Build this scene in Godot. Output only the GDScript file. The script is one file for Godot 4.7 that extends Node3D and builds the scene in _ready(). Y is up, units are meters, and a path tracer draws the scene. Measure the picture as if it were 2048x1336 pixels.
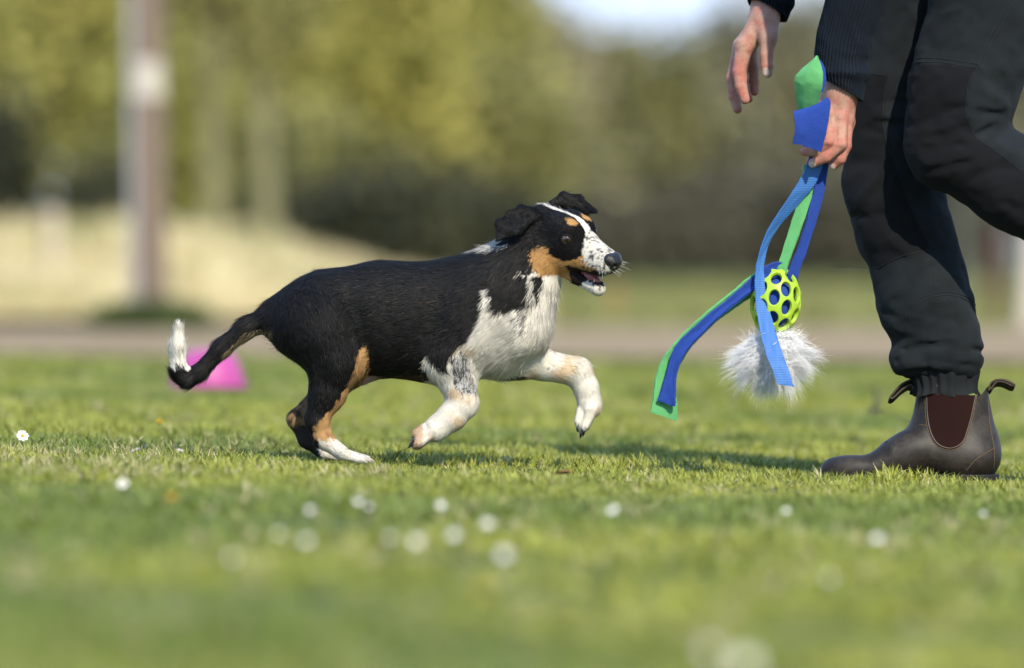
extends Node3D
# The meadow: x right, y up, z towards the camera. The puppy and the person stand near z = 0, the camera 14.2 m in front of them.
const CAM_D := 14.2
const CAM_Y := 0.35
const FPX := 17063.0
const HORIZON := 510.0

var rng := RandomNumberGenerator.new()
var noise := FastNoiseLite.new()
var M := {}
var counts := {}


# a point of the place, seen at (px, py) on a 2048 wide view, standing at depth z (metres)
func at(px: float, py: float, z := 0.0) -> Vector3:
	var d := CAM_D - z
	return Vector3((px - 1024.0) / FPX * d, CAM_Y + (HORIZON - py) / FPX * d, z)


# the same with the depth in the same small units as px (1200 to the metre)
func q(px: float, py: float, zp := 0.0) -> Vector3:
	return at(px, py, zp / 1200.0)


func ppx(p: Vector3) -> Vector2:
	var d := CAM_D - p.z
	return Vector2(1024.0 + p.x * FPX / d, HORIZON + (CAM_Y - p.y) * FPX / d)


func ground_y(x: float, z: float) -> float:
	var w := smoothstep(-18.0, -5.0, z)
	return -0.033 * clampf(x, -3.0, 3.0) * w - 0.006


# where the sight line through (px, py) meets the ground plus a height
func on_ground(px: float, py: float, up := 0.0) -> Vector3:
	var z := 0.0
	for i in 12:
		var x := (px - 1024.0) / FPX * (CAM_D - z)
		z = CAM_D - (CAM_Y - up - ground_y(x, z)) * FPX / maxf(py - HORIZON, 4.0)
	return at(px, py, z)


func numbered(called: String) -> String:
	var n: int = counts.get(called, 0)
	counts[called] = n + 1
	return called if n == 0 else "%s_%03d" % [called, n]


func thing(called: String, label: String, category: String, where := Vector3.ZERO, group := "") -> Node3D:
	var o := Node3D.new()
	o.name = numbered(called)
	add_child(o)
	o.position = where
	tag(o, label, category, group)
	return o


func tag(o: Node, label: String, category: String, group := "", kind := "") -> void:
	if label: o.set_meta("label", label)
	if category: o.set_meta("category", category)
	if group: o.set_meta("group", group)
	if kind: o.set_meta("kind", kind)


func part(parent: Node, called: String, mesh: Mesh, m: Material, where := Vector3.ZERO) -> MeshInstance3D:
	var o := MeshInstance3D.new()
	o.name = called
	o.mesh = mesh
	o.material_override = m
	parent.add_child(o, true)
	o.position = where
	return o


func struct(called: String, mesh: Mesh, m: Material) -> MeshInstance3D:
	var o := part(self, called, mesh, m)
	o.set_meta("kind", "structure")
	return o


func mat(c: Color, rough := 0.8, spec := 0.5) -> StandardMaterial3D:
	var m := StandardMaterial3D.new()
	m.albedo_color = c.linear_to_srgb()
	m.roughness = rough
	m.metallic_specular = spec
	return m


func vmat(rough := 0.8, spec := 0.5) -> StandardMaterial3D:
	var m := mat(Color(1, 1, 1), rough, spec)
	m.vertex_color_use_as_albedo = true
	return m


func bump(m: StandardMaterial3D, t: Texture2D, scale: float, depth: float) -> void:
	m.uv1_triplanar = true
	m.uv1_scale = Vector3.ONE * scale
	m.heightmap_enabled = true
	m.heightmap_texture = t
	m.heightmap_scale = depth


func noise_tex(freq: float, seed_: int, size := 256, kind := FastNoiseLite.TYPE_SIMPLEX_SMOOTH) -> NoiseTexture2D:
	var n := FastNoiseLite.new()
	n.seed = seed_
	n.noise_type = kind
	n.frequency = freq
	n.fractal_octaves = 4
	var t := NoiseTexture2D.new()
	t.width = size
	t.height = size
	t.seamless = true
	t.noise = n
	return t


func ramp_tex(freq: float, seed_: int, cols: Array, size := 512) -> NoiseTexture2D:
	var t := noise_tex(freq, seed_, size)
	var g := Gradient.new()
	var o := PackedFloat32Array()
	var c := PackedColorArray()
	for i in cols.size():
		o.append(float(i) / (cols.size() - 1))
		c.append((cols[i] as Color).linear_to_srgb())
	g.offsets = o
	g.colors = c
	t.color_ramp = g
	return t


# ---------------------------------------------------------------- smooth bodies
class Field:
	var typ := PackedInt32Array()
	var a := PackedVector3Array()
	var b := PackedVector3Array()
	var c := PackedVector3Array()
	var r0 := PackedFloat32Array()
	var r1 := PackedFloat32Array()
	var fl := PackedFloat32Array()
	var grp := PackedInt32Array()
	var flow := PackedVector3Array()
	var kin := PackedFloat32Array()
	var kout := PackedFloat32Array()
	var cut := PackedInt32Array()
	var rp: Array[PackedVector3Array] = []
	var rw := PackedFloat32Array()
	var rh := PackedFloat32Array()
	var lump: FastNoiseLite
	var lump_amp := 0.0
	var all := PackedInt32Array()

	# a group of shapes: blend inside it, blend with group 0, and whether it is cut away
	func group(k_in: float, k_out: float, cutting := 0) -> int:
		kin.append(k_in)
		kout.append(k_out)
		cut.append(cutting)
		return kin.size() - 1

	func cap(g: int, p: Vector3, p2: Vector3, q0: float, q1: float, flat := 1.0, back := false) -> void:
		typ.append(0); a.append(p); b.append(p2 + Vector3(1e-5, 0, 0)); c.append(p); r0.append(q0); r1.append(q1); fl.append(flat); grp.append(g)
		flow.append((p - p2).normalized() if back else (p2 - p).normalized())

	func chain(g: int, pts: Array, radii: Array, flat := 1.0) -> void:
		for i in pts.size() - 1:
			cap(g, pts[i], pts[i + 1], radii[i], radii[i + 1], flat)

	func tri(g: int, p: Vector3, p2: Vector3, p3: Vector3, r: float, fd: Vector3) -> void:
		typ.append(1); a.append(p); b.append(p2); c.append(p3); r0.append(r); r1.append(r); fl.append(1.0); grp.append(g)
		flow.append(fd.normalized())

	func ridge(p: Vector3, p2: Vector3, w: float, h: float) -> void:
		ridge_line([p, p2], w, h)

	func ridge_line(pts: Array, w: float, h: float) -> void:
		rp.append(PackedVector3Array(pts)); rw.append(w); rh.append(h)

	# (distance to ridge i, how far along it)
	func ridge_at(i: int, p: Vector3) -> Vector2:
		var pts := rp[i]
		var best := 1e9
		var along := 0.0
		var n := pts.size() - 1
		for j in n:
			var d := pts[j + 1] - pts[j]
			var t := clampf((p - pts[j]).dot(d) / maxf(d.length_squared(), 1e-12), 0.0, 1.0)
			var e := (p - pts[j] - d * t).length_squared()
			if e < best:
				best = e
				along = (j + t) / n
		return Vector2(sqrt(best), along)

	func ready() -> void:
		all = PackedInt32Array()
		for i in typ.size():
			all.append(i)

	static func seg(p: Vector3, s: Vector3, e: Vector3) -> float:
		var d := e - s
		return (p - s - d * clampf((p - s).dot(d) / maxf(d.length_squared(), 1e-12), 0.0, 1.0)).length()

	func one(i: int, p: Vector3) -> float:
		if typ[i] == 0:
			var s := a[i]
			var d := b[i] - s
			var t := clampf((p - s).dot(d) / d.length_squared(), 0.0, 1.0)
			var v := p - s - d * t
			v.z *= fl[i]
			return v.length() - r0[i] - (r1[i] - r0[i]) * t
		var ba := b[i] - a[i]
		var pa := p - a[i]
		var cb := c[i] - b[i]
		var pb := p - b[i]
		var ac := a[i] - c[i]
		var pc := p - c[i]
		var n := ba.cross(ac)
		if signf(ba.cross(n).dot(pa)) + signf(cb.cross(n).dot(pb)) + signf(ac.cross(n).dot(pc)) < 2.0:
			return minf(minf(seg(p, a[i], b[i]), seg(p, b[i], c[i])), seg(p, c[i], a[i])) - r0[i]
		return absf(n.dot(pa)) / n.length() - r0[i]

	func close(p: Vector3, reach: float) -> PackedInt32Array:
		var out := PackedInt32Array()
		for i in typ.size():
			if one(i, p) < reach * fl[i]:
				out.append(i)
		return out

	func close_ridges(p: Vector3, reach: float) -> PackedInt32Array:
		var out := PackedInt32Array()
		for i in rp.size():
			if ridge_at(i, p).x < reach + 2.2 * rw[i]:
				out.append(i)
		return out

	func eval(p: Vector3, idx: PackedInt32Array, rid: PackedInt32Array) -> float:
		var base := 1000.0
		var best := 1000.0
		var cur := -1
		var dl := 1000.0
		var k := 0.0
		var n := idx.size()
		for j in n + 1:
			var g := -2
			var i := 0
			if j < n:
				i = idx[j]
				g = grp[i]
			if g != cur:
				if cur == 0:
					base = dl
					best = dl
				elif cur > 0:
					var ko := kout[cur]
					if cut[cur] == 1:
						var hc := maxf(ko - absf(best + dl), 0.0) / ko
						best = maxf(best, -dl) + hc * hc * ko * 0.25
					else:
						var h := maxf(ko - absf(base - dl), 0.0) / ko
						best = minf(best, minf(base, dl) - h * h * ko * 0.25)
				if g == -2:
					break
				cur = g
				dl = 1000.0
				k = kin[g]
			var d: float
			if typ[i] == 0:
				var s := a[i]
				var e := b[i] - s
				var t := clampf((p - s).dot(e) / e.length_squared(), 0.0, 1.0)
				var v := p - s - e * t
				v.z *= fl[i]
				d = v.length() - r0[i] - (r1[i] - r0[i]) * t
			else:
				d = one(i, p)
			var h2 := maxf(k - absf(dl - d), 0.0) / k
			dl = minf(dl, d) - h2 * h2 * k * 0.25
		for i in rid:
			var ra := ridge_at(i, p)
			var d2 := ra.x / rw[i]
			if d2 < 2.2:
				best -= rh[i] * exp(-d2 * d2) * (1.0 if rp[i].size() < 3 else 0.15 + 0.85 * sin(PI * ra.y))
		if lump_amp > 0.0:
			best -= lump_amp * lump.get_noise_3dv(p)
		return best

	func d_at(p: Vector3) -> float:
		return eval(p, close(p, 0.06), close_ridges(p, 0.0))

	# march from p along dir to the surface
	func hit(p: Vector3, dir: Vector3, far := 1.0) -> Vector3:
		var t := 0.0
		for i in 60:
			var d := eval(p + dir * t, all, close_ridges(p + dir * t, 0.0))
			if d < 0.0002:
				break
			t += d * 0.6
			if t > far:
				break
		return p + dir * t

	func normal(p: Vector3) -> Vector3:
		var e := 0.0015
		var idx := close(p, 0.05)
		var rid := close_ridges(p, 0.01)
		return Vector3(eval(p + Vector3(e, 0, 0), idx, rid) - eval(p - Vector3(e, 0, 0), idx, rid), eval(p + Vector3(0, e, 0), idx, rid) - eval(p - Vector3(0, e, 0), idx, rid), eval(p + Vector3(0, 0, e), idx, rid) - eval(p - Vector3(0, 0, e), idx, rid)).normalized()

	# surface nets on bricks near the surface: {v, n, i}
	func net(lo: Vector3, hi: Vector3, h: float, kmax := 0.03) -> Dictionary:
		ready()
		var B := 6
		var bx := int(ceil((hi.x - lo.x) / (h * B)))
		var by := int(ceil((hi.y - lo.y) / (h * B)))
		var bz := int(ceil((hi.z - lo.z) / (h * B)))
		var nx := bx * B + 1
		var ny := by * B + 1
		var nz := bz * B + 1
		var val := PackedFloat32Array()
		val.resize(nx * ny * nz)
		var cell := PackedInt32Array()
		cell.resize(nx * ny * nz)
		cell.fill(-1)
		var sy := nx
		var sz := nx * ny
		var hd := h * B * 0.87
		var V := PackedVector3Array()
		var cells := PackedInt32Array()
		var edges := [[0, 1], [2, 3], [4, 5], [6, 7], [0, 2], [1, 3], [4, 6], [5, 7], [0, 4], [1, 5], [2, 6], [3, 7]]
		var off := PackedInt32Array([0, 1, sy, sy + 1, sz, sz + 1, sz + sy, sz + sy + 1])
		for kz in bz:
			for ky in by:
				for kx in bx:
					var cen := lo + Vector3(kx + 0.5, ky + 0.5, kz + 0.5) * (h * B)
					var idx := close(cen, hd + kmax)
					if idx.is_empty():
						continue
					var rid := close_ridges(cen, hd)
					if absf(eval(cen, idx, rid)) > hd * 1.9 + kmax * 0.5:
						continue
					var any_in := false
					var any_out := false
					for z in B + 1:
						for y in B + 1:
							var o := (kz * B + z) * sz + (ky * B + y) * sy + kx * B
							var p := lo + Vector3(kx * B, ky * B + y, kz * B + z) * h
							for x in B + 1:
								var d := eval(p, idx, rid)
								val[o + x] = d
								if d < 0.0:
									any_in = true
								else:
									any_out = true
								p.x += h
					if not (any_in and any_out):
						continue
					var cv := PackedFloat32Array()
					cv.resize(8)
					for z in B:
						for y in B:
							for x in B:
								var o := (kz * B + z) * sz + (ky * B + y) * sy + kx * B + x
								var m := 0
								for e in 8:
									var d := val[o + off[e]]
									cv[e] = d
									if d < 0.0:
										m += 1
								if m == 0 or m == 8:
									continue
								var s := Vector3.ZERO
								var n := 0
								for e in edges:
									var e0: int = e[0]
									var e1: int = e[1]
									var d0 := cv[e0]
									var d1 := cv[e1]
									if (d0 < 0.0) != (d1 < 0.0):
										var t := d0 / (d0 - d1)
										var p0 := Vector3(e0 & 1, (e0 >> 1) & 1, e0 >> 2)
										var p1 := Vector3(e1 & 1, (e1 >> 1) & 1, e1 >> 2)
										s += p0.lerp(p1, t)
										n += 1
								cell[o] = V.size()
								cells.append(o)
								V.append(lo + (Vector3(kx * B + x, ky * B + y, kz * B + z) + s / n) * h)
		var I := PackedInt32Array()
		for o in cells:
			var d0 := val[o]
			for ax in 3:
				var s1 := 1 if ax == 0 else (sy if ax == 1 else sz)
				var s2 := sy if ax == 0 else (sz if ax == 1 else 1)
				var s3 := sz if ax == 0 else (1 if ax == 1 else sy)
				var d1 := val[o + s1]
				if (d0 < 0.0) == (d1 < 0.0):
					continue
				if o - s2 - s3 < 0:
					continue
				var v0 := cell[o]
				var v1 := cell[o - s2]
				var v2 := cell[o - s2 - s3]
				var v3 := cell[o - s3]
				if v1 < 0 or v2 < 0 or v3 < 0:
					continue
				if d0 < 0.0:
					I.append_array(PackedInt32Array([v0, v2, v1, v0, v3, v2]))
				else:
					I.append_array(PackedInt32Array([v0, v1, v2, v0, v2, v3]))
		return {"v": V, "i": I, "n": smooth(V, I)}

	static func smooth(V: PackedVector3Array, I: PackedInt32Array) -> PackedVector3Array:
		var N := PackedVector3Array()
		N.resize(V.size())
		for t in range(0, I.size(), 3):
			var n := (V[I[t + 2]] - V[I[t]]).cross(V[I[t + 1]] - V[I[t]])
			N[I[t]] += n
			N[I[t + 1]] += n
			N[I[t + 2]] += n
		for i in N.size():
			N[i] = N[i].normalized()
		return N


func mesh_of(d: Dictionary) -> ArrayMesh:
	var arr := []
	arr.resize(Mesh.ARRAY_MAX)
	arr[Mesh.ARRAY_VERTEX] = d.v
	arr[Mesh.ARRAY_NORMAL] = d.n
	arr[Mesh.ARRAY_INDEX] = d.i
	if d.has("c"):
		arr[Mesh.ARRAY_COLOR] = d.c
	if d.has("uv"):
		arr[Mesh.ARRAY_TEX_UV] = d.uv
	var m := ArrayMesh.new()
	m.add_surface_from_arrays(Mesh.PRIMITIVE_TRIANGLES, arr)
	return m


# a grid of points (rows of equal length) as a sheet; closed joins the last column to the first
func grid_mesh(rows: Array, closed := false, both := 0.0, cols := PackedColorArray(), caps := false) -> Dictionary:
	var V := PackedVector3Array()
	var I := PackedInt32Array()
	var w: int = rows[0].size()
	for r in rows:
		V.append_array(PackedVector3Array(r))
	var n := rows.size()
	for j in n - 1:
		for i in (w if closed else w - 1):
			var i2 := (i + 1) % w
			var p := j * w + i
			var p2 := j * w + i2
			I.append_array(PackedInt32Array([p, p + w, p2, p2, p + w, p2 + w]))
	if caps:
		for e in 2:
			var base := 0 if e == 0 else (n - 1) * w
			var mid := Vector3.ZERO
			for i in w:
				mid += V[base + i]
			V.append(mid / w)
			for i in w:
				var i2 := (i + 1) % w
				I.append_array(PackedInt32Array([V.size() - 1, base + i, base + i2] if e == 0 else [V.size() - 1, base + i2, base + i]))
	var N := Field.smooth(V, I)
	if both > 0.0:
		var m := V.size()
		for i in m:
			V.append(V[i] - N[i] * both)
		for i in m:
			N.append(-N[i])
		var I2 := I.duplicate()
		for t in range(0, I.size(), 3):
			I2.append_array(PackedInt32Array([I[t] + m, I[t + 2] + m, I[t + 1] + m]))
		# rim
		var rim := PackedInt32Array()
		for j in n - 1:
			rim.append_array(PackedInt32Array([j * w, (j + 1) * w]))
			rim.append_array(PackedInt32Array([(j + 1) * w + w - 1, j * w + w - 1]))
		for i in w - 1:
			rim.append_array(PackedInt32Array([i + 1, i]))
			rim.append_array(PackedInt32Array([(n - 1) * w + i, (n - 1) * w + i + 1]))
		for t in range(0, rim.size(), 2):
			var p := rim[t]
			var p2 := rim[t + 1]
			var nn := (V[p2] - V[p]).cross(V[p + m] - V[p]).normalized()
			var o := V.size()
			V.append_array(PackedVector3Array([V[p], V[p + m], V[p2], V[p2 + m]]))
			N.append_array(PackedVector3Array([nn, nn, nn, nn]))
			I2.append_array(PackedInt32Array([o, o + 1, o + 2, o + 2, o + 1, o + 3]))
		I = I2
	var d := {"v": V, "i": I, "n": N}
	if cols.size() == V.size():
		d.c = cols
	return d


func curve(pts: Array, n: int) -> Array:
	var out := []
	var m := pts.size()
	for i in n:
		var t := float(i) / (n - 1) * (m - 1)
		var k := mini(int(t), m - 2)
		var f := t - k
		out.append(cr(pts[maxi(k - 1, 0)], pts[k], pts[k + 1], pts[mini(k + 2, m - 1)], f))
	return out


func cr(p0, p1, p2, p3, f: float):
	return (p1 * 2.0 + (p2 - p0) * f + (p0 * 2.0 - p1 * 5.0 + p2 * 4.0 - p3) * (f * f) + (p1 * 3.0 - p0 - p2 * 3.0 + p3) * (f * f * f)) * 0.5


# a round tube through points; radius a number or an array
func tube(pts: Array, radius, sides := 8, caps := true) -> Dictionary:
	var rows := []
	var up := Vector3(0.123, 0.31, 1).normalized()
	for i in pts.size():
		var t: Vector3 = (pts[mini(i + 1, pts.size() - 1)] - pts[maxi(i - 1, 0)]).normalized()
		var s := t.cross(up).normalized()
		up = s.cross(t).normalized()
		var r: float = radius[i] if radius is Array else radius
		var row := []
		for k in sides:
			var an := TAU * k / sides
			row.append(pts[i] + (s * cos(an) + up * sin(an)) * r)
		rows.append(row)
	return grid_mesh(rows, true, 0.0, PackedColorArray(), caps)


func join(list: Array) -> Dictionary:
	var V := PackedVector3Array()
	var N := PackedVector3Array()
	var I := PackedInt32Array()
	var C := PackedColorArray()
	for d in list:
		var o := V.size()
		V.append_array(d.v)
		N.append_array(d.n)
		for i in d.i:
			I.append(i + o)
		if d.has("c"):
			C.append_array(d.c)
	var out := {"v": V, "n": N, "i": I}
	if C.size() == V.size():
		out.c = C
	return out


func ball(c: Vector3, r: Vector3, basis := Basis(), n := 16) -> Dictionary:
	var rows := []
	for j in n + 1:
		var th := PI * j / n
		var row := []
		for i in 2 * n:
			var ph := TAU * i / (2 * n)
			row.append(c + basis * (Vector3(sin(th) * cos(ph), cos(th), -sin(th) * sin(ph)) * r))
		rows.append(row)
	return grid_mesh(rows, true)


func box(lo: Vector3, hi: Vector3) -> Dictionary:
	var V := PackedVector3Array()
	var N := PackedVector3Array()
	var I := PackedInt32Array()
	for ax in 3:
		for s in 2:
			var n := Vector3.ZERO
			n[ax] = 1.0 if s else -1.0
			var o := V.size()
			for k in 4:
				var p := Vector3.ZERO
				p[ax] = hi[ax] if s else lo[ax]
				var u := (ax + 1) % 3
				var w := (ax + 2) % 3
				p[u] = hi[u] if k in [1, 2] else lo[u]
				p[w] = hi[w] if k in [2, 3] else lo[w]
				V.append(p)
				N.append(n)
			I.append_array(PackedInt32Array([o, o + 2, o + 1, o, o + 3, o + 2] if s else [o, o + 1, o + 2, o, o + 2, o + 3]))
	return {"v": V, "n": N, "i": I}


# many copies of one small mesh, as one mass
class Copies:
	var buf := PackedFloat32Array()
	var n := 0
	func put(x: Vector3, y: Vector3, z: Vector3, o: Vector3, c: Color) -> void:
		buf.append_array(PackedFloat32Array([x.x, y.x, z.x, o.x, x.y, y.y, z.y, o.y, x.z, y.z, z.z, o.z, c.r, c.g, c.b, 1.0]))
		n += 1
	func node(called: String, mesh: Mesh, m: Material) -> MultiMeshInstance3D:
		var mm := MultiMesh.new()
		mm.transform_format = MultiMesh.TRANSFORM_3D
		mm.use_colors = true
		mm.mesh = mesh
		mm.instance_count = n
		mm.buffer = buf
		var o := MultiMeshInstance3D.new()
		o.multimesh = mm
		o.material_override = m
		o.name = called
		o.set_meta("kind", "stuff")
		return o


# a hair of length 1 along +y, its face to +z, bending by "bow" towards -z
func strand(width: float, bow: float, segs := 3) -> ArrayMesh:
	var V := PackedVector3Array()
	var N := PackedVector3Array()
	var I := PackedInt32Array()
	for i in segs + 1:
		var t := float(i) / segs
		var w := width * 0.5 * (1.0 - t * t * 0.85)
		var z := -bow * t * t
		V.append(Vector3(-w, t, z))
		V.append(Vector3(w, t, z))
		var n := Vector3(0, 2.0 * bow * t, 1).normalized()
		N.append((n + Vector3(-0.02, 0, 0)).normalized())
		N.append((n + Vector3(0.02, 0, 0)).normalized())
	for i in segs:
		I.append_array(PackedInt32Array([i * 2, i * 2 + 2, i * 2 + 1, i * 2 + 1, i * 2 + 2, i * 2 + 3]))
	return mesh_of({"v": V, "n": N, "i": I})


# short pile standing on a cloth's surface
func fuzz(d: Dictionary, c: Color, per_m2: float, length: float, width := 0.00028) -> Copies:
	var cp := Copies.new()
	var V: PackedVector3Array = d.v
	var N: PackedVector3Array = d.n
	var I: PackedInt32Array = d.i
	for k in range(0, I.size(), 3):
		var a := I[k]
		var b := I[k + 1]
		var e := I[k + 2]
		var cnt := (V[b] - V[a]).cross(V[e] - V[a]).length() * 0.5 * per_m2
		for j in int(cnt) + (1 if rng.randf() < cnt - int(cnt) else 0):
			var u := rng.randf()
			var w := rng.randf()
			if u + w > 1.0:
				u = 1.0 - u
				w = 1.0 - w
			var p := V[a] * (1.0 - u - w) + V[b] * u + V[e] * w
			var n := N[a]
			var y := (n * 0.8 + Vector3(rng.randfn(), rng.randfn(), rng.randfn()) * 0.6).normalized()
			var x := y.cross(n + Vector3(0.01, 0.02, 0)).normalized()
			var L := length * rng.randf_range(0.5, 1.4)
			cp.put(x * width, y * L, x.cross(y) * L, p, c * rng.randf_range(0.85, 1.15))
	return cp


func _ready() -> void:
	rng.seed = 7
	noise.seed = 3
	noise.frequency = 1.0
	noise.fractal_octaves = 3
	# camera: a long lens held low, wide open
	var cam := Camera3D.new()
	cam.name = "camera"
	add_child(cam)
	var lens := CameraAttributesPhysical.new()
	lens.frustum_focal_length = 306.5
	lens.frustum_focus_distance = 14.15
	lens.exposure_aperture = 3.6
	lens.frustum_near = 0.5
	lens.frustum_far = 4000.0
	cam.attributes = lens
	cam.position = Vector3(0, CAM_Y, CAM_D)
	cam.look_at_from_position(cam.position, Vector3(0, CAM_Y - 158.0 / FPX * CAM_D, 0))
	cam.current = true
	# sky, sun, exposure
	var env := Environment.new()
	var sm := ProceduralSkyMaterial.new()
	sm.sky_top_color = Color(0.46, 0.60, 0.80)
	sm.sky_horizon_color = Color(0.70, 0.75, 0.83)
	sm.sky_curve = 0.2
	sm.ground_bottom_color = Color(0.16, 0.18, 0.10)
	sm.ground_horizon_color = Color(0.45, 0.47, 0.40)
	sm.sun_angle_max = 20.0
	var sky := Sky.new()
	sky.sky_material = sm
	env.background_mode = Environment.BG_SKY
	env.sky = sky
	env.background_energy_multiplier = 1.15
	env.tonemap_mode = Environment.TONE_MAPPER_LINEAR
	env.tonemap_exposure = 2.1
	env.sdfgi_enabled = true
	env.ssao_enabled = true
	env.ssil_enabled = true
	var we := WorldEnvironment.new()
	we.name = "environment"
	we.environment = env
	add_child(we)
	var sun := DirectionalLight3D.new()
	sun.name = "sun"
	sun.light_energy = 0.92
	sun.light_color = Color(1.0, 0.955, 0.87)
	sun.light_angular_distance = 0.5
	sun.shadow_enabled = true
	add_child(sun)
	sun.look_at_from_position(Vector3(1.5, 3.5, 4.2), Vector3.ZERO)
	materials()
	var t0 := Time.get_ticks_msec()
	setting()
	print("setting ", Time.get_ticks_msec() - t0)
	far_trees()
	print("trees ", Time.get_ticks_msec() - t0)
	grass()
	print("grass ", Time.get_ticks_msec() - t0)
	puppy()
	print("puppy ", Time.get_ticks_msec() - t0)
	person()
	print("person ", Time.get_ticks_msec() - t0)
	toy()
	flowers()
	print("all ", Time.get_ticks_msec() - t0)


func materials() -> void:
	M.soil = mat(Color(0.06, 0.075, 0.022), 0.95, 0.2)
	M.soil.albedo_color = Color.WHITE
	M.soil.albedo_texture = ramp_tex(0.02, 5, [Color(0.035, 0.05, 0.012), Color(0.075, 0.10, 0.025), Color(0.10, 0.115, 0.035)])
	M.soil.uv1_triplanar = true
	M.soil.uv1_world_triplanar = true
	M.soil.uv1_scale = Vector3.ONE * 0.6
	M.grass = vmat(0.55, 0.45)
	M.grass.backlight = Color(0.45, 0.5, 0.2)
	M.gravel = mat(Color.WHITE, 0.95, 0.2)
	M.gravel.albedo_texture = ramp_tex(0.03, 8, [Color(0.215, 0.155, 0.08), Color(0.28, 0.205, 0.115), Color(0.33, 0.25, 0.145)])
	M.gravel.uv1_triplanar = true
	M.gravel.uv1_world_triplanar = true
	M.gravel.uv1_scale = Vector3.ONE * 0.5
	M.straw_soil = mat(Color(0.40, 0.32, 0.16), 0.95, 0.2)
	M.straw = vmat(0.7, 0.3)
	M.leaf = vmat(0.6, 0.4)
	M.leaf.backlight = Color(0.4, 0.42, 0.2)
	M.bark = mat(Color(0.17, 0.14, 0.10), 0.9, 0.2)
	bump(M.bark, noise_tex(0.03, 4), 3.0, 1.5)
	M.fur_skin = vmat(0.9, 0.2)
	M.fur = vmat(0.62, 0.33)
	M.fur.backlight = Color(0.7, 0.7, 0.7)
	M.pile = vmat(0.95, 0.2)
	M.pile.backlight = Color(0.5, 0.5, 0.5)
	M.fluff = vmat(0.6, 0.3)
	M.fluff.backlight = Color(1.0, 1.0, 1.0)
	M.black_wet = mat(Color(0.012, 0.011, 0.011), 0.28, 0.5)
	bump(M.black_wet, noise_tex(0.15, 9), 60.0, 0.03)


func sheet(xs: Array, zs: Array, height: Callable) -> Dictionary:
	var rows := []
	for z in zs:
		var row := []
		for x in xs:
			row.append(Vector3(x, height.call(x, z), z))
		rows.append(row)
	return grid_mesh(rows)


func steps(list: Array) -> Array:
	# [from, to, n, to, n, ...]
	var out := [float(list[0])]
	for k in range(1, list.size(), 2):
		var s: float = out[-1]
		for i in int(list[k + 1]):
			out.append(lerpf(s, list[k], float(i + 1) / list[k + 1]))
	return out


func bank_y(x: float, z: float) -> float:
	# the long-grassed bank beyond the path, fading out to the right
	var side := 1.0 - smoothstep(-2.5, -0.7, x + 0.12 * sin(z * 0.7))
	var rise := smoothstep(-28.0, -42.0, z)
	return -0.05 + 0.1 * (1.0 - smoothstep(-1.2, 1.4, x)) + side * rise * (0.37 + 0.10 * noise.get_noise_2d(x * 0.7, z * 0.25))


func setting() -> void:
	var xs := steps([-1500, -60, 6, -8, 8, 8, 60, 60, 8, 1500, 6])
	var zs := steps([-3000, -200, 6, -30, 12, -12, 16, 14, 80, 20, 3])
	zs.reverse()
	var gy := func(x, z): return ground_y(x, z) + 0.004 * noise.get_noise_2d(x * 3.0, z * 3.0)
	var g := struct("ground", mesh_of(sheet(xs, zs, gy)), M.soil)
	g.set_meta("label", "mown green lawn ground with soil below")
	var px := steps([-40, 40, 60])
	var path := struct("path", mesh_of(sheet(px, steps([-14.0, -26.0, 20]), func(x, z): return ground_y(x, z) + 0.02 + 0.006 * noise.get_noise_2d(x * 2.0, z * 2.0))), M.gravel)
	path.set_meta("label", "pale sandy gravel path crossing behind the lawn")
	var bank := struct("bank", mesh_of(sheet(steps([-14, -4, 12, 2, 40]), steps([-27.0, -60.0, 60]), bank_y)), M.straw_soil)
	bank.set_meta("label", "low bank of dry straw coloured ground beyond the path")
	# dry grass standing on the bank
	var tuft := tuft_mesh(5, 0.10, 0.012, 0.35, 21)
	var cp := Copies.new()
	for i in 16000:
		var z := rng.randf_range(-58.0, -27.5)
		var x := rng.randf_range(-7.0, 1.6)
		var side := 1.0 - smoothstep(-1.4, 0.4, x)
		if rng.randf() > side:
			continue
		var gr := smoothstep(0.0, 0.4, noise.get_noise_2d(x * 0.5 + 7.0, z * 0.2))
		var s := rng.randf_range(1.0, 2.4) * (1.0 if z < -30.0 else 0.6)
		var c := Color(0.50, 0.42, 0.215).lerp(Color(0.61, 0.53, 0.32), rng.randf()).lerp(Color(0.18, 0.20, 0.06), gr * (0.4 + 0.6 * rng.randf()))
		put_tuft(cp, Vector3(x, bank_y(x, z) - 0.01, z), s, c)
	var far := Copies.new()
	for i in 9000:
		var z := rng.randf_range(-75.0, -27.2)
		var x := rng.randf_range(-1.4, 5.5)
		if rng.randf() < (1.0 - smoothstep(-1.2, 0.6, x)) * 0.8:
			continue
		put_tuft(far, Vector3(x, ground_y(x, z) - 0.02, z), rng.randf_range(0.8, 1.6), Color(0.15, 0.17, 0.040).lerp(Color(0.24, 0.23, 0.075), rng.randf()), 0.3)
	var fg := far.node("meadow_grass", tuft, M.grass)
	tag(fg, "rough green grass growing beyond the gravel path", "grass")
	add_child(fg)
	var dg := cp.node("dry_grass", tuft, M.straw)
	tag(dg, "tall dry straw coloured grass covering the bank", "grass")
	add_child(dg)
	pole()
	marker()
	posts()


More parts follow.
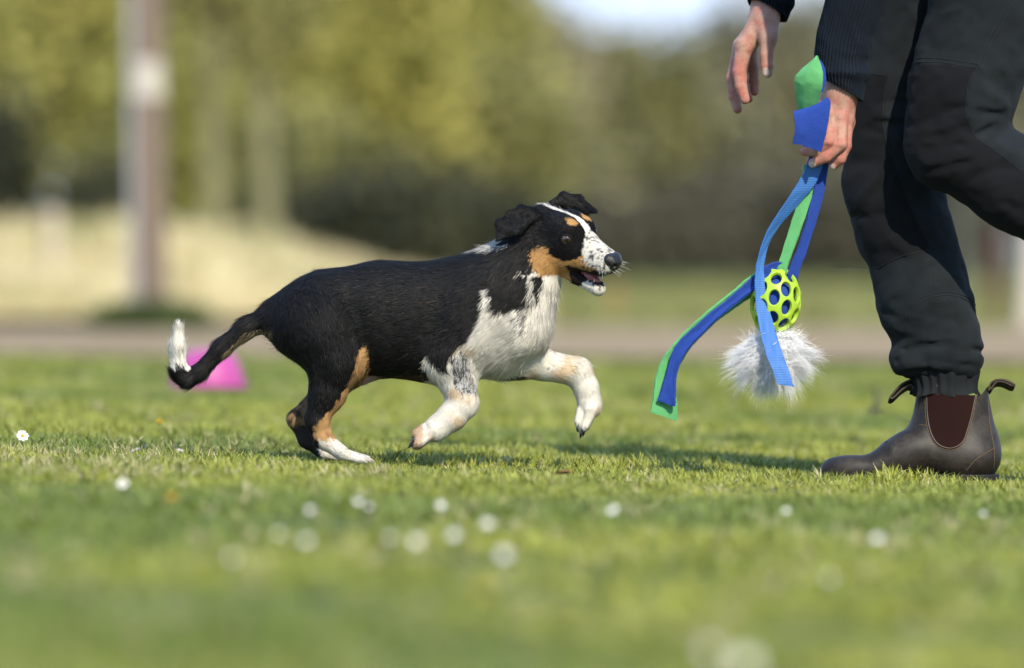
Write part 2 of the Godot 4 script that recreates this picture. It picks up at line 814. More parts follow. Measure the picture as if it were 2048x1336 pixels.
func tuft_mesh(n: int, h: float, w: float, spread: float, seed_: int) -> ArrayMesh:
	var r := RandomNumberGenerator.new()
	r.seed = seed_
	var list := []
	for i in n:
		var an := r.randf() * TAU
		var out := Vector3(cos(an), 0, sin(an))
		var side := out.cross(Vector3.UP)
		side = side.rotated(Vector3.UP, r.randf_range(-1.2, 1.2))
		var hh := h * r.randf_range(0.6, 1.15)
		var lean := spread * r.randf_range(0.2, 1.2)
		var base := out * h * 0.25 * r.randf()
		var rows := []
		for k in 4:
			var t := k / 3.0
			var p := base + Vector3.UP * hh * t * (1.0 - 0.25 * lean * t) + out * hh * lean * t * t
			var ww := w * (1.0 - t * t * 0.9) * 0.5
			rows.append([p - side * ww, p + side * ww])
		list.append(grid_mesh(rows))
	return mesh_of(join(list))


func put_tuft(cp: Copies, p: Vector3, s: float, c: Color, lean := 0.15) -> void:
	var an := rng.randf() * TAU
	var y := (Vector3.UP + Vector3(rng.randf_range(-1, 1), 0, rng.randf_range(-1, 1)) * lean).normalized()
	var x := Vector3(cos(an), 0, sin(an)).cross(y).normalized()
	cp.put(x * s, y * s, x.cross(y) * s, p, c)


func grass_color(x: float, z: float) -> Color:
	var n1 := noise.get_noise_2d(x * 2.2, z * 0.9)
	var n2 := noise.get_noise_2d(x * 0.7 + 31.0, z * 0.35)
	var c := Color(0.190, 0.222, 0.027).lerp(Color(0.292, 0.305, 0.046), clampf(0.5 + n1 * 0.9 + rng.randf_range(-0.35, 0.35), 0, 1))
	c = c.lerp(Color(0.10, 0.155, 0.026), clampf(n2 * 1.6 + 0.15, 0, 0.7))
	var dry := 0.05 + 0.14 * smoothstep(0.05, 0.5, noise.get_noise_2d(x * 1.6 - 9.0, z * 0.8)) + 0.22 * smoothstep(-0.3, -0.75, x) * (1.0 - smoothstep(0.4, 1.0, absf(z - 0.5)))
	if rng.randf() < dry:
		c = Color(0.34, 0.30, 0.13).lerp(Color(0.48, 0.42, 0.24), rng.randf())
	return c * rng.randf_range(0.8, 1.2)


func grass() -> void:
	var kinds := [tuft_mesh(7, 0.024, 0.0030, 0.7, 1), tuft_mesh(7, 0.028, 0.0026, 0.9, 2), tuft_mesh(6, 0.020, 0.0034, 1.1, 3)]
	var cps := [Copies.new(), Copies.new(), Copies.new()]
	# dense round the plane of focus, thinner where the lens blurs it
	for band in [[-2.6, 2.2, 3200.0, 1.0], [2.2, 8.6, 1500.0, 1.15], [-7.0, -2.6, 1500.0, 1.2], [-13.2, -7.0, 500.0, 1.7]]:
		var z0: float = band[0]
		var z1: float = band[1]
		var wide := 0.0600 * (CAM_D - z0) * 1.05 + 1.7
		var n := int(wide * 2.0 * (z1 - z0) * band[2])
		for i in n:
			var z := rng.randf_range(z0, z1)
			var half := 0.0600 * (CAM_D - z) * 1.05 + 0.30
			var x := rng.randf_range(-wide, wide)
			if absf(x) > half and (absf(x) > half + 1.4 or rng.randf() > 0.5):
				continue
			var tall := 0.72 + 0.55 * noise.get_noise_2d(x * 1.7 + 50.0, z * 1.2)
			# trodden down round the boot and the paw
			if absf(x - 0.66) < 0.19 and absf(z - 0.08) < 0.20: tall *= 1.4 if x > 0.60 else 0.66
			if absf(x + 0.27) < 0.08 and absf(z - 0.08) < 0.16: tall *= 0.6
			put_tuft(cps[i % 3], Vector3(x, ground_y(x, z) - 0.004, z), rng.randf_range(0.7, 1.25) * tall * band[3], grass_color(x, z), 0.25)
	var total := 0
	for k in 3:
		var g: MultiMeshInstance3D = cps[k].node(["short_grass", "fine_grass", "broad_grass"][k], kinds[k], M.grass)
		tag(g, ["short mown grass blades making up the lawn", "fine thin grass blades growing through the lawn", "broad bent grass blades low in the lawn"][k], "grass")
		add_child(g)
		total += cps[k].n
	print("tufts ", total)


func pole() -> void:
	var b := at(300, 672, -24.0)
	b.y = ground_y(b.x, b.z) + 0.02
	var t := thing("utility_pole", "weathered grey wooden pole with a pale plate, standing beyond the path", "pole", b)
	var d := CAM_D + 24.0
	var r := 37.0 / FPX * d
	var rows := []
	for j in 40:
		var y := j * 0.22
		var row := []
		for i in 24:
			var an := -TAU * i / 24
			var rr := r * (1.0 - 0.012 * y) * (1.0 + 0.03 * noise.get_noise_3d(cos(an) * 6.0, y * 0.6, sin(an) * 6.0))
			row.append(Vector3(cos(an) * rr - y * 0.012, y, sin(an) * rr))
		rows.append(row)
	var wood := mat(Color.WHITE, 0.85, 0.3)
	wood.albedo_texture = ramp_tex(0.02, 31, [Color(0.12, 0.09, 0.068), Color(0.175, 0.135, 0.10), Color(0.215, 0.17, 0.135)])
	wood.uv1_triplanar = true
	wood.uv1_scale = Vector3(6, 0.8, 6)
	part(t, "post", mesh_of(grid_mesh(rows, true, 0.0, PackedColorArray(), true)), wood)
	# galvanised cable guard up the side
	var guard := []
	for j in 30:
		guard.append(Vector3(-r * 0.82 - j * 0.2 * 0.012, j * 0.2, r * 0.62))
	part(t, "cable_guard", mesh_of(tube(guard, 0.017, 10)), mat(Color(0.32, 0.33, 0.33), 0.5, 0.5))
	var py := (HORIZON - 166.0) / FPX * d + CAM_Y
	var plate := grid_mesh(plate_rows(r * 1.04, py - 0.085, py + 0.085, py), false, 0.006)
	part(t, "plate", mesh_of(plate), mat(Color(0.44, 0.41, 0.34), 0.6, 0.4))
	# weeds at its foot
	var cp := Copies.new()
	for i in 1300:
		var an := rng.randf() * TAU
		var rr := rng.randf_range(0.04, 0.26)
		put_tuft(cp, b + Vector3(cos(an) * rr, -0.01, sin(an) * rr), rng.randf_range(0.9, 2.2) * (1.15 - rr * 1.3), Color(0.075, 0.11, 0.03) * rng.randf_range(0.7, 1.3), 0.4)
	var w := cp.node("weeds", tuft_mesh(6, 0.07, 0.012, 0.8, 44), M.grass)
	tag(w, "dark green weeds growing round the foot of the wooden pole", "weeds")
	add_child(w)


func plate_rows(r: float, y0: float, y1: float, y: float) -> Array:
	var rows := []
	for j in 5:
		var row := []
		for i in 17:
			var an := lerpf(2.5, 0.55, i / 16.0)
			row.append(Vector3(cos(an) * r - y * 0.012, lerpf(y0, y1, j / 4.0), sin(an) * r))
		rows.append(row)
	return rows


func marker() -> void:
	var p := on_ground(415, 779, 0.01)
	var t := thing("pink_marker", "bright pink dome shaped training marker lying on the lawn", "marker", Vector3(p.x, ground_y(p.x, p.z) + 0.012, p.z))
	var s := (CAM_D - p.z) / FPX
	var R := 74.0 * s
	var H := 78.0 * s
	var rows := []
	for j in 20:
		var f := j / 19.0
		var row := []
		for i in 40:
			var an := -TAU * i / 40
			row.append(Vector3(cos(an) * R * pow(cos(f * 1.5), 0.62), H * sin(f * 1.5), sin(an) * R * pow(cos(f * 1.5), 0.62)))
		rows.append(row)
	var pink := mat(Color(0.40, 0.058, 0.235), 0.5, 0.5)
	pink.backlight = Color(0.3, 0.1, 0.2)
	part(t, "dome", mesh_of(grid_mesh(rows, true, 0.0, PackedColorArray(), true)), pink)
	var rim := []
	for j in 9:
		var an := TAU * j / 8
		var row := []
		for i in 40:
			var b := -TAU * i / 40
			row.append(Vector3(cos(b), 0, sin(b)) * (R * 1.02 + 0.010 * cos(an)) + Vector3(0, 0.006 + 0.006 * sin(an), 0))
		rim.append(row)
	part(t, "rim", mesh_of(grid_mesh(rim, true)), pink)


func stake(called: String, label: String, cat: String, px: float, top: float, foot: float, z: float, w: float, c: Color, lean := 0.0) -> void:
	var b := at(px, foot, z)
	var h := (foot - top) / FPX * (CAM_D - z)
	var r := w * 0.5 / FPX * (CAM_D - z)
	var t := thing(called, label, cat, b)
	var pts := []
	var rad := []
	for i in 12:
		var f := i / 11.0
		pts.append(Vector3(lean * f * h + 0.01 * noise.get_noise_1d(f * 3.0 + px), -0.25 + (h + 0.25) * f, 0))
		rad.append(r * (1.0 - 0.12 * f))
	part(t, "post", mesh_of(tube(pts, rad, 10)), mat(c, 0.85, 0.3))
	part(t, "post_cap", mesh_of(ball(pts[-1], Vector3(r * 0.95, r * 0.35, r * 0.95), Basis(), 6)), mat(c, 0.85, 0.3))


func posts() -> void:
	stake("wooden_post", "short pale wooden post standing in the dry grass of the bank", "post", 105, 425, 560, -34.0, 34, Color(0.50, 0.42, 0.30))
	stake("wooden_post", "dark reddish brown post beyond the path behind the walking legs", "post", 1992, 470, 655, -32.0, 30, Color(0.09, 0.035, 0.035))
	stake("wooden_post", "tall pale grey beige post beside the reddish brown post", "post", 2046, 380, 690, -26.0, 48, Color(0.50, 0.44, 0.37), 0.1)
	stake("wooden_post", "slim grey post between the standing leg and the reddish post", "post", 1925, 400, 660, -36.0, 20, Color(0.13, 0.13, 0.10))
	stake("wooden_post", "small orange brown stake in the grass beyond the path", "post", 1232, 575, 650, -34.0, 16, Color(0.36, 0.16, 0.07))


func crown(t: Node3D, cx: float, cy: float, rx: float, ry: float, rz: float, clumps: int, per: int, leaf: float, cols: Array, droop := 0.3) -> void:
	# leaves in clumps through the volume of an uneven ellipsoid round (cx, cy)
	var cp := Copies.new()
	for k in clumps:
		var d := Vector3(rng.randfn(), rng.randfn(), rng.randfn()).normalized()
		var rad := pow(rng.randf(), 0.45) * (0.82 + 0.4 * noise.get_noise_3d(d.x * 1.6 + cx, d.y * 1.6, d.z * 1.6 + t.position.x))
		var o := Vector3(cx + d.x * rx * rad, cy + d.y * ry * rad, d.z * rz * rad)
		var cs := leaf * rng.randf_range(2.2, 4.5)
		var col: Color = (cols[0] as Color).lerp(cols[1], rng.randf())
		if noise.get_noise_3d(o.x * 0.55 + t.position.x, o.y * 0.55, o.z * 0.3) + rng.randf_range(-0.12, 0.12) > 0.10: col = cols[2]
		for i in per:
			var e := Vector3(rng.randfn(), rng.randfn() * (0.7 + droop), rng.randfn()) * cs * 0.5
			var y := (Vector3(rng.randfn(), rng.randfn() - droop * 2.0, rng.randfn())).normalized()
			var x := y.cross(Vector3(rng.randfn(), rng.randfn(), rng.randfn())).normalized()
			var s := leaf * rng.randf_range(0.6, 1.3)
			cp.put(x * s, y * s, x.cross(y) * s, o + e, col * rng.randf_range(0.75, 1.25))
	var n := cp.node("crown", leaf_mesh(), M.leaf)
	t.add_child(n)


func leaf_mesh() -> ArrayMesh:
	if not M.has("leaf_mesh"):
		var rows := []
		for k in 4:
			var f := k / 3.0
			var w: float = [0.06, 0.30, 0.26, 0.03][k]
			rows.append([Vector3(-w, f, -0.08 * f), Vector3(0, f, 0.1 - 0.2 * f * f), Vector3(w, f, -0.08 * f)])
		M.leaf_mesh = mesh_of(grid_mesh(rows))
	return M.leaf_mesh


func tree(called: String, label: String, group: String, px: float, dist: float, top: float, foot: float, half: float, cols: Array, bark: Color, clumps := 90, bare := 0.25, leaf := 0.16) -> void:
	# px, top, foot, half: how it stands in a 2048 wide view at that distance
	var z := CAM_D - dist
	var k := dist / FPX
	var b := at(px, foot, z)
	b.y = minf(b.y, 0.3)
	var h := at(px, top, z).y - b.y
	var t := thing(called, label, "bush" if called.ends_with("bush") else "tree", b, group)
	var w := half * k
	var trunk := []
	var rad := []
	var tr := clampf(h * 0.035, 0.03, 0.3)
	for i in 9:
		var f := i / 8.0
		trunk.append(Vector3(0.12 * w * noise.get_noise_1d(f * 1.5 + px), f * h * 0.85 - 0.1, 0.1 * w * noise.get_noise_1d(f * 1.5 + 90.0 + px)))
		rad.append(tr * (1.15 - f))
	var list := [tube(trunk, rad, 9)]
	for i in 9:
		var f := rng.randf_range(bare, 0.8)
		var s: Vector3 = trunk[int(f * 8.0)]
		var an := rng.randf() * TAU
		var e := s + Vector3(cos(an) * w * 0.75, h * rng.randf_range(0.02, 0.2), sin(an) * w * 0.75)
		list.append(tube([s, s.lerp(e, 0.5) + Vector3(0, 0.06 * h, 0), e], [tr * 0.4, tr * 0.25, tr * 0.08], 6))
	part(t, "trunk", mesh_of(join(list)), mat(bark, 0.9, 0.2))
	var lo := h * bare
	crown(t, 0.0, (lo + h) * 0.5, w, (h - lo) * 0.5, w, clumps, 46, leaf, cols)


func far_trees() -> void:
	var lime := [Color(0.315, 0.292, 0.062), Color(0.40, 0.36, 0.092), Color(0.215, 0.21, 0.045)]
	var olive := [Color(0.21, 0.20, 0.06), Color(0.27, 0.25, 0.08), Color(0.14, 0.135, 0.042)]
	var dark := [Color(0.042, 0.045, 0.019), Color(0.07, 0.07, 0.027), Color(0.03, 0.033, 0.014)]
	var brown := [Color(0.25, 0.22, 0.11), Color(0.32, 0.28, 0.145), Color(0.16, 0.145, 0.07)]
	var grey := [Color(0.19, 0.185, 0.11), Color(0.245, 0.235, 0.145), Color(0.125, 0.12, 0.075)]
	var bk := Color(0.16, 0.14, 0.09)
	var G := "trees beyond the bank"
	# the line of yellow green trees over the bank
	tree("yellow_green_tree", "yellow green leafy tree behind the wooden pole, at the end of the row", G, 40, 92, -420, 500, 190, lime, bk, 170, 0.0)
	tree("yellow_green_tree", "yellow green leafy tree just behind the wooden pole", G, 250, 84, -380, 480, 180, lime, bk, 190, 0.02)
	tree("yellow_green_tree", "yellow green leafy tree with low branches beside the pale slim trunk", G, 470, 86, -430, 490, 200, lime, bk, 220, 0.02)
	tree("yellow_green_tree", "tall yellow green tree above the dark thicket", G, 700, 88, -430, 500, 220, lime, bk, 230, 0.02)
	tree("yellow_green_tree", "yellow green tree whose crown ends against the sky", G, 880, 96, -330, 500, 190, lime, bk, 190, 0.02)
	tree("brown_tree", "tan brown leafed tree standing over the dark thicket", G, 1000, 105, -60, 520, 170, brown, bk, 120, 0.12)
	tree("slim_tree", "slim tree with a pale greenish trunk at the top of the bank", G, 530, 66, -200, 520, 70, olive, Color(0.20, 0.19, 0.10), 30, 0.5, 0.10)
	tree("slim_tree", "slim tree with a pale trunk next to the wooden pole", G, 425, 64, -260, 500, 60, olive, Color(0.19, 0.18, 0.09), 26, 0.55, 0.10)
	tree("yellow_green_bush", "yellow green bush filling the gap between the wooden pole and the slim trees", G, 350, 82, 120, 500, 110, lime, bk, 110, 0.0)
	var deep := [Color(0.17, 0.17, 0.05), Color(0.23, 0.22, 0.068), Color(0.11, 0.112, 0.034)]
	tree("dark_green_tree", "dark green tree rising over the evergreen thicket behind the puppy's head", G, 985, 90, 130, 520, 120, deep, bk, 140, 0.0)
	tree("dark_green_tree", "dark green tree between the yellow green trees, above the thicket", G, 610, 80, 250, 500, 90, deep, bk, 90, 0.0)
	# the dark thicket
	for a in [[600, 430, 80], [685, 385, 100], [785, 350, 120], [890, 385, 110], [990, 440, 100]]:
		tree("evergreen_bush", "dark evergreen bush of the thicket behind the puppy", "dark evergreen bushes", a[0], 76, a[1], 560, a[2], dark, Color(0.03, 0.028, 0.02), 130, 0.0, 0.10)
	for a in [[0, 190, 48], [200, 340, 40]]:
		tree("evergreen_bush", "dark evergreen bush standing in the row of yellow green trees", "dark evergreen bushes", a[0], 80, a[1], 480, a[2], dark, Color(0.03, 0.028, 0.02), 70, 0.0, 0.10)
	# the duller wood on the right
	for a in [[1085, 10, 540, 120, 1], [1180, 75, 550, 120, 2], [1270, 35, 550, 110, 0], [1370, 60, 550, 120, 0], [1470, 25, 545, 120, 2], [1570, -10, 545, 130, 1], [1680, -60, 545, 140, 2], [1800, -90, 545, 150, 2], [1930, -120, 545, 150, 1], [2070, -140, 545, 150, 2]]:
		var pal: Array = [olive, brown, grey][a[4]]
		tree(["olive_tree", "brown_tree", "grey_tree"][a[4]], ["dull olive tree in the wood behind the toy and the person", "tan brown leafed tree in the wood behind the toy", "grey brown tree in the wood behind the person"][a[4]], "trees of the far wood", a[0], 150, a[1], a[2], a[3], pal, Color(0.10, 0.09, 0.07), 130, 0.08, 0.22)
	for a in [[1130, 430, 90], [1330, 420, 100], [1450, 390, 110], [1580, 385, 110], [1700, 400, 110], [1850, 380, 130]]:
		tree("dark_bush", "dark grey green bush at the foot of the far wood", "bushes at the foot of the far wood", a[0], 132, a[1], 560, a[2], [Color(0.075, 0.07, 0.042), Color(0.10, 0.09, 0.055), Color(0.05, 0.048, 0.03)], Color(0.05, 0.045, 0.03), 90, 0.0, 0.18)


# ---------------------------------------------------------------- the puppy
var HF := Vector3(0.770, -0.342, 0.539)   # the head's forward, up and far-side directions
var HL := Vector3(0.620, 0.196, -0.760)
var HU := Vector3(0.154, 0.919, 0.362)
var HO := Vector3.ZERO
const BLACK := Color(0.0075, 0.0073, 0.0072)
const WHITE := Color(0.64, 0.605, 0.525)
const TAN := Color(0.36, 0.195, 0.07)
var POLY := {}


func hd(f: float, u: float, l: float) -> Vector3:
	return HO + (HF * f + HU * u + HL * l) / 1200.0


func pv(list: Array) -> PackedVector2Array:
	var o := PackedVector2Array()
	for i in range(0, list.size(), 2):
		o.append(Vector2(list[i], list[i + 1]))
	return o


func puppy_field() -> Field:
	var f := Field.new()
	var s := 1.0 / 1200.0
	HO = q(1098, 465, 6)
	var body := f.group(40 * s, 0.01)
	# trunk, from the chest backwards
	f.cap(body, q(1034, 648, 0), q(965, 640, 0), 66 * s, 108 * s, 1.22)
	f.cap(body, q(965, 638, 0), q(870, 645, 0), 110 * s, 113 * s, 1.22)
	f.cap(body, q(870, 645, 0), q(760, 638, 0), 113 * s, 106 * s, 1.20)
	f.cap(body, q(760, 636, 0), q(655, 642, 0), 106 * s, 92 * s, 1.18)
	f.cap(body, q(655, 640, 0), q(600, 652, 0), 92 * s, 56 * s, 1.05)
	# neck
	f.cap(body, q(1068, 500, 4), q(1020, 560, 0), 58 * s, 70 * s)
	f.cap(body, q(1035, 545, 0), q(950, 600, 0), 68 * s, 88 * s, 1.1)
	f.cap(body, q(1082, 535, 8), q(1042, 640, 6), 38 * s, 58 * s)
	# shoulders and thighs
	f.cap(body, q(960, 625, 30), q(905, 700, 44), 66 * s, 42 * s)
	f.cap(body, q(990, 630, -30), q(1010, 700, -44), 62 * s, 44 * s)
	f.cap(body, q(628, 640, 32), q(668, 705, 44), 74 * s, 52 * s)
	f.cap(body, q(635, 640, -32), q(690, 700, -44), 74 * s, 50 * s)
	# head: skull, cheeks, muzzle (hair runs backwards)
	var head := f.group(20 * s, 30 * s)
	f.cap(head, hd(48, 4, 0), hd(-8, -2, 0), 50 * s, 57 * s)
	for c in [-1, 1]:
		f.cap(head, hd(66, -26, 20 * c), hd(8, -26, 27 * c), 25 * s, 33 * s)
		f.cap(head, hd(68, 34, 24 * c), hd(40, 34, 24 * c), 17 * s, 20 * s)
		f.cap(head, hd(143, -18, 10 * c), hd(80, -20, 15 * c), 19 * s, 23 * s)
		f.cap(head, hd(80, 0, 22 * c), hd(60, 2, 26 * c), 18 * s, 22 * s)
	f.cap(head, hd(148, -5, 0), hd(68, 4, 0), 24 * s, 35 * s)
	# lower jaw, open
	var jaw := f.group(12 * s, 10 * s)
	f.cap(jaw, hd(84, -56, 9), hd(34, -42, 14), 17 * s, 26 * s)
	f.cap(jaw, hd(84, -56, -9), hd(34, -42, -14), 17 * s, 26 * s)
	f.cap(jaw, hd(140, -69, 0), hd(84, -58, 8), 13 * s, 16 * s)
	f.cap(jaw, hd(140, -69, 0), hd(84, -58, -8), 13 * s, 16 * s)
	# near ear, folded back
	var e1 := f.group(8 * s, 14 * s)
	var F := q(1076, 430, 50)
	var T := q(1042, 418, 42)
	var B := q(997, 445, 60)
	var C := q(997, 478, 70)
	var D := q(1036, 464, 74)
	var ef := (C - F)
	f.tri(e1, F, T, D, 6.5 * s, ef)
	f.tri(e1, T, B, D, 6 * s, ef)
	f.tri(e1, B, C, D, 5 * s, ef)
	f.tri(e1, F, T, q(1062, 432, 38), 8 * s, ef)
	f.cap(e1, q(1066, 420, 46), q(1018, 424, 52), 6 * s, 5 * s)
	# far ear, pricked and tipping over
	var e2 := f.group(8 * s, 14 * s)
	var a0 := q(1100, 408, -28)
	var a1 := q(1126, 391, -52)
	var a2 := q(1152, 416, -56)
	var a3 := q(1158, 395, -66)
	var a4 := q(1167, 424, -54)
	var a5 := q(1189, 421, -40)
	f.tri(e2, a0, a1, a2, 6 * s, a1 - a0)
	f.tri(e2, a1, a3, a4, 6 * s, a3 - a1)
	f.tri(e2, a1, a2, a4, 6 * s, a3 - a1)
	f.tri(e2, a3, a4, a5, 5 * s, a5 - a3)
	# near foreleg, paw folded back
	var l1 := f.group(10 * s, 36 * s)
	f.chain(l1, [q(930, 668, 44), q(890, 708, 50), q(898, 725, 50), q(917, 772, 50), q(926, 806, 50), q(905, 832, 50), q(872, 858, 50)], [52 * s, 42 * s, 41 * s, 33 * s, 31 * s, 28 * s, 26 * s])
	for t in [[-15, 0, 0], [-6, 3, 6], [6, 1, 9], [15, -3, 4]]:
		f.cap(f.group(2 * s, 4 * s), q(868, 860 + t[1], 50 + t[0] * 0.9), q(836 - t[1], 880 + t[2], 50 + t[0] * 1.15), 15 * s, 11 * s)
	f.cap(f.group(2 * s, 4 * s), q(846, 860, 58), q(834, 866, 62), 13 * s, 10 * s)
	# far foreleg, reaching out
	var l2 := f.group(10 * s, 40 * s)
	f.chain(l2, [q(1010, 705, -40), q(1085, 729, -52), q(1155, 744, -52), q(1172, 775, -52), q(1180, 812, -52)], [48 * s, 31 * s, 29 * s, 24 * s, 25 * s])
	for t in [[-14, 0, 0], [-5, 4, 2], [6, 5, 2], [14, 0, -3]]:
		f.cap(f.group(2 * s, 4 * s), q(1182 + t[1] * 0.5, 818, -52 + t[0]), q(1170 - t[1], 852 + t[2], -52 + t[0] * 1.1), 15 * s, 10.5 * s)
	f.cap(f.group(2 * s, 4 * s), q(1163, 822, -44), q(1157, 842, -40), 11 * s, 9 * s)
	# near hind leg
	var l3 := f.group(12 * s, 34 * s)
	f.chain(l3, [q(650, 672, 44), q(670, 725, 46), q(655, 785, 46), q(634, 838, 46), q(646, 878, 46), q(682, 905, 46)], [62 * s, 50 * s, 37 * s, 23 * s, 18 * s, 15 * s])
	for t in [[-14, 4], [-5, 10], [5, 10], [14, 3]]:
		f.cap(f.group(2 * s, 4 * s), q(686, 908, 46 + t[0]), q(722 + t[1], 919, 46 + t[0] * 1.25), 12 * s, 9 * s)
	# far hind leg
	var l4 := f.group(12 * s, 30 * s)
	f.chain(l4, [q(690, 690, -42), q(705, 735, -44), q(650, 790, -44), q(592, 838, -44), q(612, 880, -44), q(645, 905, -44)], [54 * s, 36 * s, 27 * s, 17 * s, 14 * s, 13 * s])
	for t in [[-12, 2], [-4, 7], [4, 7], [12, 2]]:
		f.cap(f.group(2 * s, 4 * s), q(645, 906, -44 + t[0]), q(676 + t[1], 914, -44 + t[0] * 1.2), 11 * s, 8 * s)
	# tail
	var tl := f.group(14 * s, 34 * s)
	f.chain(tl, [q(605, 622, 0), q(548, 630, 0), q(494, 655, 2), q(444, 696, 4), q(400, 744, 6), q(374, 760, 8), q(358, 745, 10), q(355, 700, 12), q(357, 662, 14)], [42 * s, 26 * s, 20 * s, 17 * s, 15 * s, 15 * s, 16 * s, 15 * s, 11 * s])
	# sheath under the belly
	var sh := f.group(6 * s, 14 * s)
	f.cap(sh, q(770, 738, 0), q(731, 760, 2), 13 * s, 8 * s)
	# inside of the mouth
	var mo := f.group(6 * s, 5 * s, 1)
	f.cap(mo, hd(100, -42, 0), hd(165, -42, 0), 12 * s, 13 * s)
	# the edges of thigh, shoulder blade and ribs under the coat
	for e in [[[676, 575, 715, 640, 730, 706], 20, -7], [[886, 590, 866, 660, 852, 726], 22, -6], [[945, 560, 915, 610, 895, 660], 24, 6], [[640, 570, 655, 620, 668, 670], 26, 5], [[800, 580, 786, 650, 776, 720], 20, -2.0], [[830, 575, 818, 650, 806, 730], 16, 2.0], [[604, 690, 640, 740, 650, 780], 16, -4], [[1030, 600, 1045, 650, 1040, 690], 14, -5], [[905, 742, 926, 772, 944, 786], 10, -2.5], [[650, 800, 648, 830, 652, 850], 9, -2.5], [[866, 868, 850, 876, 832, 886], 4.5, -4.5], [[862, 856, 846, 866, 828, 874], 4.5, -3.5], [[1186, 826, 1180, 840, 1172, 858], 4.5, -4.5], [[1172, 826, 1168, 840, 1163, 856], 4.5, -4], [[692, 908, 710, 915, 734, 921], 4.0, -3.5], [[700, 902, 718, 908, 738, 913], 4.0, -3]]:
		for side in [-1.0, 1.0]:
			if e[1] < 5.0 and side < 0.0:
				continue
			var l := []
			for k in range(0, 6, 2):
				f.ready()
				var p := f.hit(q(e[0][k], e[0][k + 1], 260.0 * side), Vector3(0, 0, -side), 0.5)
				l.append(p)
			f.ridge_line([l[0], l[0].lerp(l[1], 0.5), l[1], l[1].lerp(l[2], 0.5), l[2]], e[1] * s, e[2] * s)
	return f


